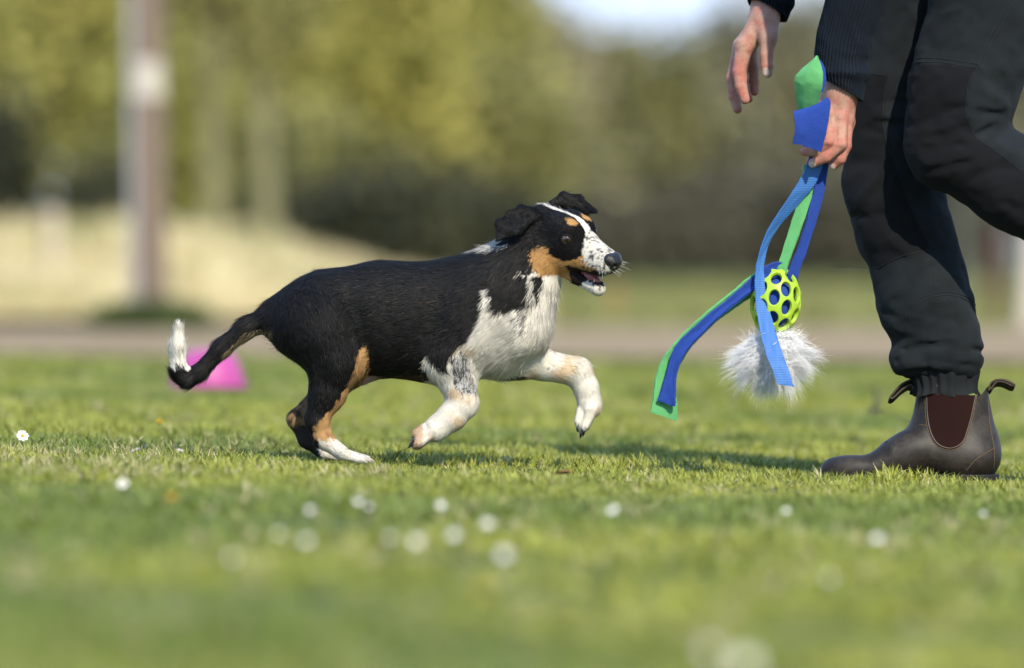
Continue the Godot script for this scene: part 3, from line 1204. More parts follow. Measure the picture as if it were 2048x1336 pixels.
func puppy_color(p: Vector3, jit: float) -> Color:
	var v := ppx(p)
	var n := noise.get_noise_3d(p.x * 60.0, p.y * 60.0, p.z * 60.0)
	var nf := noise.get_noise_3d(p.x * 240.0 + 9.0, p.y * 240.0, p.z * 240.0)
	v += Vector2(nf, noise.get_noise_3d(p.x * 240.0, p.y * 240.0 + 33.0, p.z * 240.0)) * 9.0 * jit
	v += Vector2(n, noise.get_noise_3d(p.x * 60.0 + 77.0, p.y * 60.0, p.z * 60.0)) * (5.0 + 6.0 * jit)
	var zp := p.z * 1200.0
	var r := p - HO
	var hl := Vector3(r.dot(HF), r.dot(HU), r.dot(HL)) * 1200.0
	var hn := hl + Vector3(n, nf, n) * (3.0 + 4.0 * jit)
	# ears
	if (Geometry2D.is_point_in_polygon(v, POLY.ear) and zp > 34.0) or (v.y < 431.0 and v.x > 1096.0 and hl.z > 26.0):
		return BLACK
	if hl.x > -42.0 and hl.y > -88.0 and v.x > 1034.0 and v.y < 600.0 and hl.x + hl.y * 0.35 > -30.0 and (hl.y > -60.0 or hl.x > 64.0):
		var ac := absf(hl.z)
		# brow spots
		if Vector3(hn.x - 67, hn.y - 49, absf(hn.z) - 23).length() < 12.0:
			return TAN * 1.1
		if hl.z < 12.0 and Geometry2D.is_point_in_polygon(v, POLY.lips):
			return Color(0.016, 0.012, 0.012)
		if hl.x > 62.0 and hl.y < -47.0 and hl.y > -90.0:
			if hl.y > -58.0 and ac < 15.0 + 4.0 * n:
				return Color(0.05, 0.022, 0.022)
			if hl.x > 94.0 + n * 6.0:
				return Color(0.03, 0.028, 0.027) if nf > 0.16 + (0.3 if hl.y < -62.0 else -0.1) else WHITE
			return Color(0.03, 0.022, 0.02) if hl.y > -56.0 and hl.x > 84.0 else (TAN if hl.y > -68.0 else WHITE)
		if hl.x > 84.0 and hl.y < -31.0 + n * 3.0:
			return Color(0.025, 0.018, 0.017)
		# blaze and white muzzle
		var wide := 5.0
		if hl.x > 20.0: wide = lerpf(4.5, 5.0, clampf((hl.x - 20.0) / 40.0, 0, 1))
		if hl.x > 60.0: wide = lerpf(5.0, 9.0, clampf((hl.x - 60.0) / 22.0, 0, 1))
		if hl.x > 82.0: wide = lerpf(9.0, 34.0, clampf((hl.x - 94.0) / 18.0, 0, 1))
		if hn.y > -4.0 - 14.0 * smoothstep(95.0, 130.0, hl.x) and absf(hn.z) < wide:
			if hl.x > 92.0:
				return (WHITE * 0.82).lerp(Color(0.05, 0.048, 0.05), smoothstep(0.02, 0.30, nf + n * 0.8 + 0.06 * sin(hl.x * 0.2)))
			return WHITE
		if hl.z < 18.0 and Geometry2D.is_point_in_polygon(v, POLY.cheek):
			if hl.x > 118.0 and nf > 0.12: return Color(0.08, 0.05, 0.03)
			return TAN * (1.0 + 0.4 * n + 0.5 * nf)
		if hl.z > 18.0 and hn.y < -12.0 and hl.x > 15.0:
			return TAN
		if hl.x > 126.0:
			return WHITE * 0.85 if nf < 0.0 else Color(0.07, 0.06, 0.055)
		if hl.y < -58.0 and hl.x < 66.0:
			return WHITE * 0.95
		if Geometry2D.is_point_in_polygon(v, POLY.throat):
			return WHITE * 0.95
		return BLACK
	# tail
	if v.x < 560.0 and v.y > 560.0 and v.x < 380.0 and v.y < 742.0:
		return WHITE * 1.05
	if v.x < 545.0:
		if Geometry2D.is_point_in_polygon(v, POLY.tail_under):
			return Color(0.30, 0.23, 0.14) if nf > -0.15 else BLACK * 1.3
		return BLACK
	# hind legs
	if v.x < 770.0:
		if v.y > 876.0 + 8.0 * n and v.x > 636.0:
			return WHITE if nf < 0.33 else Color(0.42, 0.34, 0.26)
		if zp > 8.0 and Geometry2D.is_point_in_polygon(v, POLY.hind_tan):
			return Color(0.36, 0.205, 0.085) * (1.0 + 0.4 * n)
		if zp < 0.0 and v.y > 720.0:
			return (Color(0.24, 0.15, 0.075) if n + 0.15 * nf > -0.12 else Color(0.04, 0.03, 0.022)) if v.y < 850.0 else Color(0.035, 0.025, 0.02)
		if v.y > 748.0 and v.x > 725.0 and absf(zp) < 20.0:
			return Color(0.42, 0.27, 0.24)
		return BLACK
	# forelegs
	if zp > 14.0 and v.x < 965.0 and v.y > 690.0 and Geometry2D.is_point_in_polygon(v, POLY.fore_near):
		if v.y < 742.0 and v.x > 878.0 and v.x < 905.0 and n > 0.0: return BLACK * 1.5
		if Geometry2D.is_point_in_polygon(v, POLY.roan):
			return Color(0.06, 0.06, 0.062) if nf + n * 0.6 > -0.05 else Color(0.45, 0.44, 0.42)
		if v.x < 846.0 + 8.0 * n: return Color(0.46, 0.33, 0.22)
		return WHITE.lerp(Color(0.50, 0.35, 0.19), 0.75 * smoothstep(0.05, 0.5, noise.get_noise_3d(p.x * 22.0, p.y * 22.0, p.z * 22.0) + 0.3 * nf))
	if v.x > 1000.0 and v.y > 690.0 and zp < -8.0:
		if v.x < 1035.0 and v.y > 738.0: return Color(0.05, 0.035, 0.025)
		return WHITE.lerp(Color(0.50, 0.35, 0.19), 0.75 * smoothstep(0.0, 0.45, noise.get_noise_3d(p.x * 22.0, p.y * 22.0, p.z * 22.0) + 0.3 * nf))
	# chest, throat
	if zp < -6.0 and v.x > 1094.0 and v.y > 560.0 and v.y < 624.0:
		return BLACK
	if Geometry2D.is_point_in_polygon(v, POLY.chest):
		if Geometry2D.is_point_in_polygon(v, POLY.streak) and nf > 0.05: return Color(0.12, 0.115, 0.11)
		return WHITE
	if Geometry2D.is_point_in_polygon(v, POLY.nape):
		return WHITE if nf < 0.2 else BLACK
	if Geometry2D.is_point_in_polygon(v, POLY.ruff):
		return WHITE * 0.8 if nf < 0.1 else BLACK
	if v.y > 742.0 and v.x > 870.0:
		return WHITE * 0.8 if nf < 0.1 else Color(0.1, 0.085, 0.07)
	if v.y > 748.0 and v.x > 750.0 and nf > 0.1: return Color(0.10, 0.07, 0.04)
	return BLACK


func puppy_hair(p: Vector3) -> float:
	# how long the coat is there, in metres
	var v := ppx(p)
	var r := p - HO
	var a := r.dot(HF) * 1200.0
	var hb := r.dot(HU) * 1200.0
	if a > 70.0 and hb > -90.0: return 0.0042
	if a > -30.0 and hb > -70.0 and v.x > 1040.0: return lerpf(0.011, 0.0055, clampf((a + 30.0) / 90.0, 0, 1))
	if Geometry2D.is_point_in_polygon(v, POLY.ear) and p.z > 0.025: return 0.006
	if v.y < 440.0: return 0.006
	if v.x < 560.0: return 0.016 if v.x > 380.0 else 0.014
	if v.y > 800.0: return 0.006
	if v.y > 700.0 and v.x > 1060.0: return 0.008
	if v.y > 760.0: return 0.008
	if v.x > 880.0 and v.x < 960.0 and v.y > 700.0: return 0.011
	if v.x > 930.0: return 0.017
	return 0.013


func puppy() -> void:
	POLY.ear = pv([1080, 418, 1048, 404, 1020, 408, 986, 436, 984, 490, 1012, 492, 1044, 474, 1070, 445])
	POLY.cheek = pv([1060, 500, 1078, 494, 1098, 498, 1102, 512, 1126, 522, 1150, 520, 1166, 508, 1184, 510, 1200, 528, 1206, 546, 1180, 546, 1148, 544, 1142, 552, 1142, 580, 1110, 572, 1085, 558, 1068, 538])
	POLY.lips = pv([1141, 548, 1160, 543, 1204, 542, 1207, 551, 1184, 558, 1166, 566, 1152, 577, 1142, 570])
	POLY.throat = pv([1058, 535, 1085, 558, 1112, 570, 1140, 578, 1135, 600, 1060, 600])
	POLY.tail_under = pv([545, 668, 545, 652, 500, 660, 466, 690, 440, 730, 420, 745, 402, 775, 440, 760, 470, 712, 505, 672])
	POLY.hind_tan = pv([735, 690, 716, 705, 708, 740, 690, 780, 668, 815, 645, 835, 627, 850, 626, 872, 640, 884, 668, 884, 690, 860, 720, 800, 740, 740])
	POLY.fore_near = pv([846, 712, 858, 716, 882, 742, 902, 716, 916, 690, 924, 678, 975, 678, 975, 910, 800, 910, 800, 850, 860, 800])
	POLY.roan = pv([900, 720, 925, 690, 938, 700, 940, 740, 952, 775, 956, 792, 930, 786, 908, 775, 905, 750])
	POLY.chest = pv([970, 574, 976, 578, 984, 617, 1007, 625, 1036, 617, 1064, 608, 1080, 590, 1086, 566, 1082, 548, 1090, 530, 1200, 530, 1200, 780, 930, 780, 944, 745, 948, 725, 938, 700, 924, 692, 938, 678, 954, 662, 966, 630])
	POLY.streak = pv([1030, 640, 1045, 610, 1062, 612, 1052, 660, 1030, 685])
	POLY.nape = pv([930, 505, 945, 480, 1010, 470, 1015, 492, 970, 500])
	POLY.ruff = pv([1048, 530, 1052, 528, 1064, 544, 1072, 590, 1060, 604, 1054, 560])
	var f := puppy_field()
	var d := f.net(q(320, 960, -150), q(1260, 360, 150), 0.0035, 0.034)
	print("puppy verts ", d.v.size())
	var C := PackedColorArray()
	C.resize(d.v.size())
	for i in d.v.size():
		C[i] = puppy_color(d.v[i], 0.0)
	d.c = C
	var t := thing("puppy", "black, white and tan puppy running with open mouth towards the tug toy", "dog", Vector3(q(690, 925).x, ground_y(q(690, 925).x, 0.0), 0))
	var inv := -t.position
	part(t, "body", mesh_of(d), M.fur_skin, inv)
	# eyes
	var eye_at := []
	for c in [-1, 1]:
		var dir: Vector3 = (HF * 0.52 + HU * 0.10 + HL * 0.85 * c).normalized()
		var s := f.hit(hd(69, 21, 34 * c) + dir * 0.05, -dir)
		var ec := s - dir * 0.0050
		eye_at.append(s)
		var look := (dir + HF * 0.30).normalized()
		var eb := Basis.looking_at(-look, HU)
		var ed := ball(ec, Vector3.ONE * 0.0088, eb * Basis(Vector3.RIGHT, PI / 2), 18)
		var ecol := PackedColorArray()
		for p in ed.v:
			var cs: float = (p - ec).normalized().dot(look)
			ecol.append(Color(0.004, 0.004, 0.004) if cs > 0.90 else (Color(0.050, 0.024, 0.010) if cs > 0.64 else (Color(0.01, 0.008, 0.008) if cs > 0.60 else Color(0.10, 0.085, 0.08))))
		ed.c = ecol
		var em := vmat(0.06, 0.5)
		em.clearcoat_enabled = true
		em.clearcoat_roughness = 0.02
		var eye := part(t, "eye", mesh_of(ed), em, inv)
		var ring := []
		var sd := dir.cross(HU).normalized()
		var up := sd.cross(dir).normalized()
		for k in 25:
			var an := TAU * k / 24
			ring.append(ec + dir * (0.0048 - 0.0012 * absf(cos(an))) + sd * cos(an) * 0.0092 + up * sin(an) * 0.0080)
		part(eye, "eyelid", mesh_of(tube(ring, 0.0019, 8, false)), mat(Color(0.007, 0.006, 0.006), 0.7, 0.3))
	# nose leather
	var nf := Field.new()
	var ng := nf.group(0.004, 0.004)
	var u := 1.0 / 1200.0
	nf.cap(ng, hd(161, 2, -9), hd(161, 2, 9), 13.5 * u, 13.5 * u)
	nf.cap(ng, hd(167, -3, -5), hd(167, -3, 5), 13.5 * u, 13.5 * u)
	nf.cap(ng, hd(168, -13, 0), hd(162, -20, 0), 8 * u, 6 * u)
	var nc := nf.group(0.002, 0.0025, 1)
	for c in [-1, 1]:
		nf.cap(nc, hd(176, -5, 9 * c), hd(188, -4, 11 * c), 4.0 * u, 5 * u)
		nf.cap(nc, hd(170, -9, 16 * c), hd(165, -10, 24 * c), 2.4 * u, 2.8 * u)
	var nose_c := hd(166, 0, 0)
	part(t, "nose", mesh_of(nf.net(nose_c - Vector3.ONE * 0.028, nose_c + Vector3.ONE * 0.028, 0.0014, 0.008)), M.black_wet, inv)
	# tongue and teeth
	var tg := Field.new()
	var tgg := tg.group(0.006, 0.004)
	tg.cap(tgg, hd(92, -46, 0), hd(120, -52, 0), 11 * u, 11 * u)
	tg.cap(tgg, hd(120, -52, 0), hd(136, -55, 0), 11 * u, 7 * u)
	var tc := hd(112, -50, 0)
	var pink := mat(Color(0.34, 0.10, 0.11), 0.35, 0.5)
	pink.subsurf_scatter_enabled = true
	pink.subsurf_scatter_strength = 0.2
	part(t, "tongue", mesh_of(tg.net(tc - Vector3.ONE * 0.04, tc + Vector3.ONE * 0.04, 0.002, 0.008)), pink, inv)
	for e in [[134, -57, -8, 8], [134, -57, 8, 8], [138, -58, -3, 4], [138, -58, 3, 4], [104, -52, -12, 5], [112, -54, -11, 5]]:
		part(t, "tooth", mesh_of(tube([hd(e[0], e[1], e[2]), hd(e[0] - 1, e[1] + e[3], e[2])], [2.2 * u, 0.5 * u], 7)), mat(Color(0.7, 0.66, 0.56), 0.3, 0.5), inv)
	# claws
	var claws := [[q(832, 880, 33), Vector3(-0.5, -0.9, 0)], [q(824, 886, 43), Vector3(-0.7, -0.7, 0)], [q(825, 889, 57), Vector3(-0.8, -0.5, 0.2)], [q(828, 878, 68), Vector3(-0.6, -0.8, 0.3)],
		[q(1168, 862, -66), Vector3(-0.2, -1, 0)], [q(1163, 865, -57), Vector3(-0.2, -1, 0)], [q(1162, 864, -45), Vector3(-0.2, -1, 0.2)], [q(1166, 858, -36), Vector3(-0.3, -1, 0.3)],
		[q(735, 920, 30), Vector3(1, -0.4, 0)], [q(741, 920, 40), Vector3(1, -0.4, 0)], [q(741, 920, 52), Vector3(1, -0.4, 0)], [q(734, 920, 64), Vector3(1, -0.4, 0)]]
	for i in claws.size():
		var dir: Vector3 = claws[i][1].normalized()
		var o: Vector3 = claws[i][0]
		part(t, "claw", mesh_of(tube([o - dir * 0.003, o + dir * 0.004, o + dir * 0.009 + Vector3(0, -0.0015, 0)], [0.0026, 0.0022, 0.0004], 8)), mat(Color(0.012, 0.010, 0.010) if i < 8 else Color(0.30, 0.25, 0.2), 0.35, 0.5), inv)
	# pads
	for e in [[q(828, 872, 44), 0.007], [q(842, 858, 46), 0.009], [q(1158, 836, -52), 0.010], [q(1156, 856, -54), 0.007]]:
		part(t, "pad", mesh_of(ball(e[0], Vector3(0.5, 1.0, 1.2) * e[1], Basis(), 8)), M.black_wet, inv)
	# whiskers
	for k in 12:
		var c := -1.0 if k % 2 else 1.0
		var s := hd(rng.randf_range(142, 156), rng.randf_range(-18, -8), rng.randf_range(19, 24) * c)
		var dir := (HF * rng.randf_range(0.2, 1.0) + HL * c * 0.8 + HU * rng.randf_range(-0.12, 0.3)).normalized()
		var L := rng.randf_range(0.02, 0.036)
		part(t, "whisker", mesh_of(tube([s, s + dir * L * 0.5, s + dir * L + Vector3(0, -0.004, 0)], [0.00022, 0.00018, 0.00008], 5)), mat(Color(0.75, 0.73, 0.70), 0.4, 0.5), inv)
	for k in 4:
		var s := hd(164, -18, -8 + 5 * k)
		var dir := (HF + HU * rng.randf_range(-0.3, 0.3) + HL * rng.randf_range(-0.4, 0.1)).normalized()
		part(t, "whisker", mesh_of(tube([s, s + dir * 0.012, s + dir * 0.024 + Vector3(0, -0.003, 0)], [0.00022, 0.00018, 0.00008], 5)), mat(Color(0.75, 0.73, 0.70), 0.4, 0.5), inv)
	coat(t, f, d, eye_at, inv)


func coat(t: Node3D, f: Field, d: Dictionary, eye_at: Array, inv: Vector3) -> void:
	var V: PackedVector3Array = d.v
	var N: PackedVector3Array = d.n
	var I: PackedInt32Array = d.i
	# direction in which the hair lies, and its length, at every vertex
	var FL := PackedVector3Array()
	FL.resize(V.size())
	var LN := PackedFloat32Array()
	LN.resize(V.size())
	for i in V.size():
		var p := V[i]
		var s := Vector3.ZERO
		for k in f.close(p, 0.035):
			if f.cut[f.grp[k]] == 0:
				var dd := absf(f.one(k, p)) + 0.003
				s += f.flow[k] / (dd * dd * dd)
		s = s.normalized() + Vector3(0, -0.18, 0)
		var n := N[i]
		FL[i] = (s - n * s.dot(n)).normalized()
		LN[i] = puppy_hair(p)
	var cp := Copies.new()
	for k in range(0, I.size(), 3):
		var a := I[k]
		var b := I[k + 1]
		var c := I[k + 2]
		var area := (V[b] - V[a]).cross(V[c] - V[a]).length() * 0.5
		var far := N[a].z < -0.35
		var dens := 105000.0 if far else 420000.0
		if LN[a] < 0.0075: dens *= 2.6
		var cnt := area * dens
		var m := int(cnt) + (1 if rng.randf() < cnt - int(cnt) else 0)
		for j in m:
			var u := rng.randf()
			var w := rng.randf()
			if u + w > 1.0:
				u = 1.0 - u
				w = 1.0 - w
			var o := 1.0 - u - w
			var p := V[a] * o + V[b] * u + V[c] * w
			var r := p - HO
			var hf := r.dot(HF) * 1200.0
			var hu := r.dot(HU) * 1200.0
			if hf > 82.0 and hu > -88.0:
				if (hu < -33.0 and hu > -57.0 and absf(r.dot(HL)) * 1200.0 < 14.0) or (hf > 160.0 and hu > -16.0):
					continue
			if p.distance_squared_to(eye_at[0]) < 0.000108 or p.distance_squared_to(eye_at[1]) < 0.000108:
				continue
			var n := (N[a] * o + N[b] * u + N[c] * w).normalized()
			var fl := (FL[a] * o + FL[b] * u + FL[c] * w).normalized()
			var L := (LN[a] * o + LN[b] * u + LN[c] * w)
			var cl := noise.get_noise_3d(p.x * 70.0, p.y * 70.0, p.z * 70.0) + 0.5 * noise.get_noise_3d(p.x * 190.0, p.y * 190.0, p.z * 190.0)
			var cl2 := noise.get_noise_3d(p.x * 55.0 + 40.0, p.y * 55.0, p.z * 55.0)
			if L < 0.0075:
				cl2 *= 0.4
				cl *= 0.5
			var side := n.cross(fl)
			var lift := 0.22 + 0.16 * rng.randf() + 0.10 * cl
			var dir := (fl + side * (rng.randf_range(-0.26, 0.26) + 0.6 * cl2) + n * lift).normalized()
			var x := dir.cross(n).normalized()
			L *= rng.randf_range(0.6, 1.25) * (1.0 + 0.5 * cl2)
			if rng.randf() < 0.015 and L > 0.006:
				L *= 1.5
				dir = (dir + n * 0.5).normalized()
				x = dir.cross(n).normalized()
			var col := puppy_color(p, 0.6)
			col *= rng.randf_range(0.75, 1.25)
			if col.r < 0.03:
				if rng.randf() < 0.02: col = Color(0.06, 0.045, 0.035)
			var wd := 0.00055 if L < 0.008 else 0.00064
			cp.put(x * wd, dir * L, x.cross(dir) * L, p - n * 0.0006, col)
	print("hairs ", cp.n)
	var o := cp.node("coat", strand(1.0, 0.16, 3), M.fur)
	o.set_meta("label", "short glossy coat of black, white and tan hair")
	t.add_child(o)
	o.position = inv


# ---------------------------------------------------------------- the person
func qs(list: Array) -> Array:
	var o := []
	for e in list:
		o.append(q(e[0], e[1], e[2]))
	return o


func radii(list: Array) -> Array:
	var o := []
	for e in list:
		o.append(float(e) / 1200.0)
	return o


# a line drawn at (px, py) pairs, laid on the surface of a field as seen from +z
func laid(f: Field, pts: Array, n: int, off := 0.0, z0 := 0.55) -> Array:
	var raw := []
	for e in pts:
		raw.append(Vector2(e[0], e[1]))
	var out := []
	for v in curve(raw, n):
		var p := f.hit(q(v.x, v.y, 300) + Vector3(0, 0, z0 - 0.25), Vector3(0, 0, -1), 1.2)
		# keep the sight line's px as z changes
		p = f.hit(at(v.x, v.y, p.z + 0.02) + Vector3(0, 0, 0.0), Vector3(0, 0, -1), 1.0)
		out.append(p + f.normal(p) * off)
	return out


func dashes(line: Array, r: float, per := 2) -> Dictionary:
	# one thread, pinched between its stitches
	var rad := []
	for i in line.size():
		rad.append(r if i % per else r * 0.4)
	return tube(line, rad, 5)


func trousers_field() -> Field:
	var f := Field.new()
	var s := 1.0 / 1200.0
	var hips := f.group(60 * s, 0.02)
	f.cap(hips, q(1985, -240, 30), q(1985, -240, 110), 150 * s, 150 * s)
	f.cap(hips, q(1930, -330, 25), q(1930, -330, 115), 120 * s, 120 * s)
	var far := f.group(26 * s, 50 * s)
	f.chain(far, qs([[1915, -200, -5], [1848, 0, -20], [1797, 200, -30], [1784, 372, -30], [1806, 450, -30], [1850, 600, -30], [1880, 668, -30]]), radii([120, 114, 100, 97, 93, 91, 86]), 1.12)
	f.cap(far, q(1818, 722, -45), q(1928, 718, -45), 34 * s, 34 * s)
	f.cap(far, q(1818, 722, -5), q(1928, 718, -5), 34 * s, 34 * s)
	var near := f.group(20 * s, 50 * s)
	f.chain(near, qs([[2030, -200, 125], [1985, 0, 140], [1925, 180, 150], [1906, 286, 150]]), radii([138, 122, 108, 96]), 1.1)
	f.chain(near, qs([[1918, 300, 150], [2030, 368, 140], [2160, 450, 130], [2270, 530, 125]]), radii([90, 92, 84, 66]), 1.08)
	return f


func boot_field() -> Field:
	var f := Field.new()
	var s := 1.0 / 1200.0
	var b := f.group(30 * s, 0.01)
	for e in [[1664, 942, 12, 23], [1690, 941, 26, 26], [1716, 940, 31, 25], [1748, 939, 32, 25], [1778, 924, 28, 31], [1808, 908, 22, 41], [1848, 898, 16, 48], [1905, 912, 18, 48], [1950, 915, 16, 49]]:
		f.cap(b, q(e[0], e[1], -30 - e[2]), q(e[0], e[1], -30 + e[2]), e[3] * s, e[3] * s)
	f.cap(b, q(1905, 770, -30), q(1905, 850, -30), 72 * s, 74 * s, 1.5)
	f.cap(b, q(1906, 850, -30), q(1920, 890, -30), 74 * s, 76 * s, 1.45)
	# creases over the instep
	f.ridge(q(1770, 905, 30), q(1755, 900, -40), 0.007, -0.0012)
	f.ridge(q(1783, 896, 30), q(1768, 890, -40), 0.006, 0.0016)
	f.ridge(q(1740, 918, 34), q(1738, 914, -40), 0.005, -0.0012)
	f.lump = noise
	f.ready()
	return f


func person() -> void:
	var s := 1.0 / 1200.0
	var boot_x := q(1900, 955, -30).x
	var t := thing("person", "person in black work trousers and dark ribbed sweater striding left, toy in hand", "person", Vector3(boot_x, ground_y(boot_x, -0.025), -0.025))
	var inv := -t.position
	# ---- body under the clothes, hands in finer cells
	var skin := vmat(0.5, 0.4)
	skin.subsurf_scatter_enabled = true
	skin.subsurf_scatter_strength = 0.05
	bump(skin, noise_tex(0.12, 61), 26.0, 0.09)
	var bf := Field.new()
	var tg := bf.group(50 * s, 0.02)
	bf.chain(tg, qs([[1975, -220, 70], [1850, -400, 70], [1700, -560, 70], [1600, -640, 66]]), radii([105, 100, 115, 70]), 0.85)
	bf.cap(tg, q(1690, -570, -60), q(1690, -570, 200), 62 * s, 62 * s)
	bf.chain(tg, qs([[1610, -630, 66], [1540, -700, 62]]), radii([52, 50]))
	var hg := bf.group(30 * s, 24 * s)
	bf.cap(hg, q(1520, -760, 60), q(1478, -720, 58), 86 * s, 70 * s, 1.1)
	bf.cap(hg, q(1455, -690, 58), q(1462, -660, 58), 46 * s, 34 * s)
	bf.cap(hg, q(1432, -700, 58), q(1418, -682, 58), 12 * s, 17 * s)
	bf.cap(hg, q(1540, -715, 145), q(1545, -690, 147), 16 * s, 12 * s)
	bf.cap(hg, q(1540, -715, -28), q(1545, -690, -30), 16 * s, 12 * s)
	var a1 := bf.group(20 * s, 40 * s)
	bf.chain(a1, qs([[1745, -560, 200], [1774, -190, 250], [1690, 110, 205]]), radii([56, 44, 34]))
	var a2 := bf.group(20 * s, 40 * s)
	bf.chain(a2, qs([[1660, -560, -70], [1625, -240, -190], [1538, -12, -250]]), radii([56, 44, 32]))
	var g1 := bf.group(20 * s, 40 * s)
	bf.chain(g1, qs([[1900, -180, -5], [1790, 360, -30], [1890, 780, -30], [1890, 860, -30]]), radii([95, 66, 44, 44]))
	var g2 := bf.group(20 * s, 40 * s)
	bf.chain(g2, qs([[2030, -180, 125], [1930, 290, 150], [2270, 530, 125], [2330, 590, 122]]), radii([100, 66, 44, 42]))
	var body := bf.net(q(1380, 960, -340), q(2420, -900, 330), 0.013, 0.05)
	var h1 := hand([[1536, -20, -250, 30], [1527, 40, -250, 31]], [
		[[1520, 48, -240, 26], [1490, 90, -232, 18]], [[1520, 52, -262, 24], [1484, 90, -260, 17]], [[1522, 54, -280, 22], [1488, 90, -284, 16]], [[1527, 54, -290, 19], [1500, 90, -300, 14]], [[1534, 34, -232, 27], [1537, 76, -214, 18]]], [
		[[1537, 70, -214, 18], [1533, 110, -207, 13.5], [1534, 132, -206, 13.2], [1535, 146, -205, 10.5]],
		[[1488, 92, -232, 17.5], [1478, 144, -226, 13.8], [1482, 174, -222, 12.4], [1490, 199, -220, 10]],
		[[1482, 94, -260, 16], [1465, 156, -256, 12.6], [1468, 193, -256, 11.4], [1475, 218, -254, 9.6]],
		[[1488, 94, -284, 15.5], [1484, 148, -284, 12], [1489, 178, -282, 10.8], [1497, 198, -280, 9]],
		[[1500, 92, -300, 14], [1507, 138, -296, 11], [1508, 162, -294, 10], [1509, 184, -292, 8.4]]])
	var h2 := hand([[1690, 110, 205, 34], [1683, 185, 202, 33]], [
		[[1678, 185, 206, 28], [1664, 224, 214, 17]], [[1682, 188, 205, 28], [1680, 230, 216, 16]], [[1686, 190, 200, 27], [1692, 236, 206, 15]], [[1688, 190, 192, 24], [1696, 244, 190, 13]], [[1674, 180, 192, 24], [1656, 208, 186, 18]]], [
		[[1658, 200, 186, 18], [1634, 236, 186, 14], [1622, 272, 192, 12.5], [1612, 294, 198, 10]],
		[[1664, 225, 216, 15.5], [1657, 283, 240, 14], [1632, 302, 236, 11.5], [1610, 303, 222, 9.5]],
		[[1680, 231, 217, 15], [1681, 288, 236, 13.5], [1652, 314, 238, 11.2], [1626, 326, 228, 9.5]],
		[[1692, 238, 206, 14], [1691, 292, 220, 12], [1681, 318, 222, 10.5], [1668, 331, 214, 9]],
		[[1696, 245, 190, 12.5], [1690, 296, 196, 10.5], [1675, 318, 190, 9.5], [1656, 320, 182, 8]]])
	# knuckles and the creases of the joints
	for e in [[1664, 224, 5.0], [1681, 232, 5.0], [1657, 284, 4.0], [1681, 289, 4.0]]:
		var p: Vector3 = h2.f.hit(q(e[0], e[1], 330), Vector3(0, 0, -1))
		h2.f.ridge(p - Vector3(0.002, 0, 0), p + Vector3(0.002, 0, 0), 0.006, 0.0016)
	for e in [[[1664, 250], [1672, 262]], [[1650, 276], [1664, 280]], [[1650, 290], [1662, 292]], [[1674, 282], [1690, 284]], [[1675, 294], [1688, 296]], [[1655, 310], [1650, 322]], [[1672, 220], [1676, 270]], [[1690, 240], [1686, 270]]]:
		h2.f.ridge(h2.f.hit(q(e[0][0], e[0][1], 330), Vector3(0, 0, -1)), h2.f.hit(q(e[1][0], e[1][1], 330), Vector3(0, 0, -1)), 0.0026, -0.0011)
	for e in [[[1518, 108], [1546, 106]], [[1520, 113], [1545, 111]], [[1521, 118], [1544, 117]], [[1467, 148], [1486, 152]], [[1474, 178], [1490, 174]], [[1478, 86], [1512, 96]], [[1476, 100], [1502, 104]], [[1512, 60], [1516, 86]], [[1484, 112], [1490, 124]]]:
		h1.f.ridge(h1.f.hit(q(e[0][0], e[0][1], -100), Vector3(0, 0, -1)), h1.f.hit(q(e[1][0], e[1][1], -100), Vector3(0, 0, -1)), 0.0026, -0.0011)
	var hands := []
	hands.append(h1.f.net(q(1430, 245, -330), q(1590, -60, -165), 0.0026, 0.014))
	hands.append(h2.f.net(q(1580, 350, 140), q(1745, 70, 280), 0.0026, 0.014))
	for d in [body, hands[0], hands[1]]:
		var C := PackedColorArray()
		for p in d.v:
			var n := noise.get_noise_3d(p.x * 40.0, p.y * 40.0, p.z * 40.0)
			var nf := noise.get_noise_3d(p.x * 300.0, p.y * 300.0, p.z * 300.0)
			var v := ppx(p)
			var red := clampf(0.35 + n * 0.9, 0, 1)
			if (v.x < 1530.0 and v.y > 118.0) or v.y > 275.0: red = clampf(red + 0.35, 0, 1)
			C.append(Color(0.43, 0.255, 0.185).lerp(Color(0.42, 0.155, 0.115), red) * (1.0 + 0.26 * nf))
		d.c = C
	part(t, "body", mesh_of(join([body, hands[0], hands[1]])), skin, inv)
	var nail := mat(Color(0.56, 0.40, 0.34), 0.25, 0.5)
	for e in [[h1.f, 1534, 143, 8, 10, 0.1], [h2.f, 1628, 329, 7.5, 6, 0.4], [h2.f, 1670, 332, 5.5, 6.5, -0.3]]:
		var nf: Field = e[0]
		var c := nf.hit(q(e[1], e[2], 340 if e[1] > 1600 else -100), Vector3(0, 0, -1))
		var nn := nf.normal(c)
		var up := Vector3(sin(e[5]), -cos(e[5]), 0)
		var sd := up.cross(nn).normalized()
		up = nn.cross(sd)
		var rows := []
		for j in 9:
			var row := []
			for i in 9:
				var u := (i - 4) / 4.0
				var w := (j - 4) / 4.0
				var k := 1.0 / maxf(1.0, pow(pow(absf(u), 3.0) + pow(absf(w), 3.0), 1.0 / 3.0))
				var p: Vector3 = c + sd * (u * k * e[3] * s) + up * (w * k * e[4] * s)
				p = nf.hit(p + nn * 0.01, -nn, 0.03) + nn * 0.0007
				row.append(p)
			rows.append(row)
		part(t, "fingernail", mesh_of(grid_mesh(rows, false, 0.0006)), nail, inv)
	# hair and eyes (above the frame, seen only as a shadow)
	part(t, "hair", mesh_of(ball(q(1535, -775, 60), Vector3(0.078, 0.072, 0.082), Basis(), 14)), mat(Color(0.06, 0.04, 0.03), 0.6, 0.4), inv)
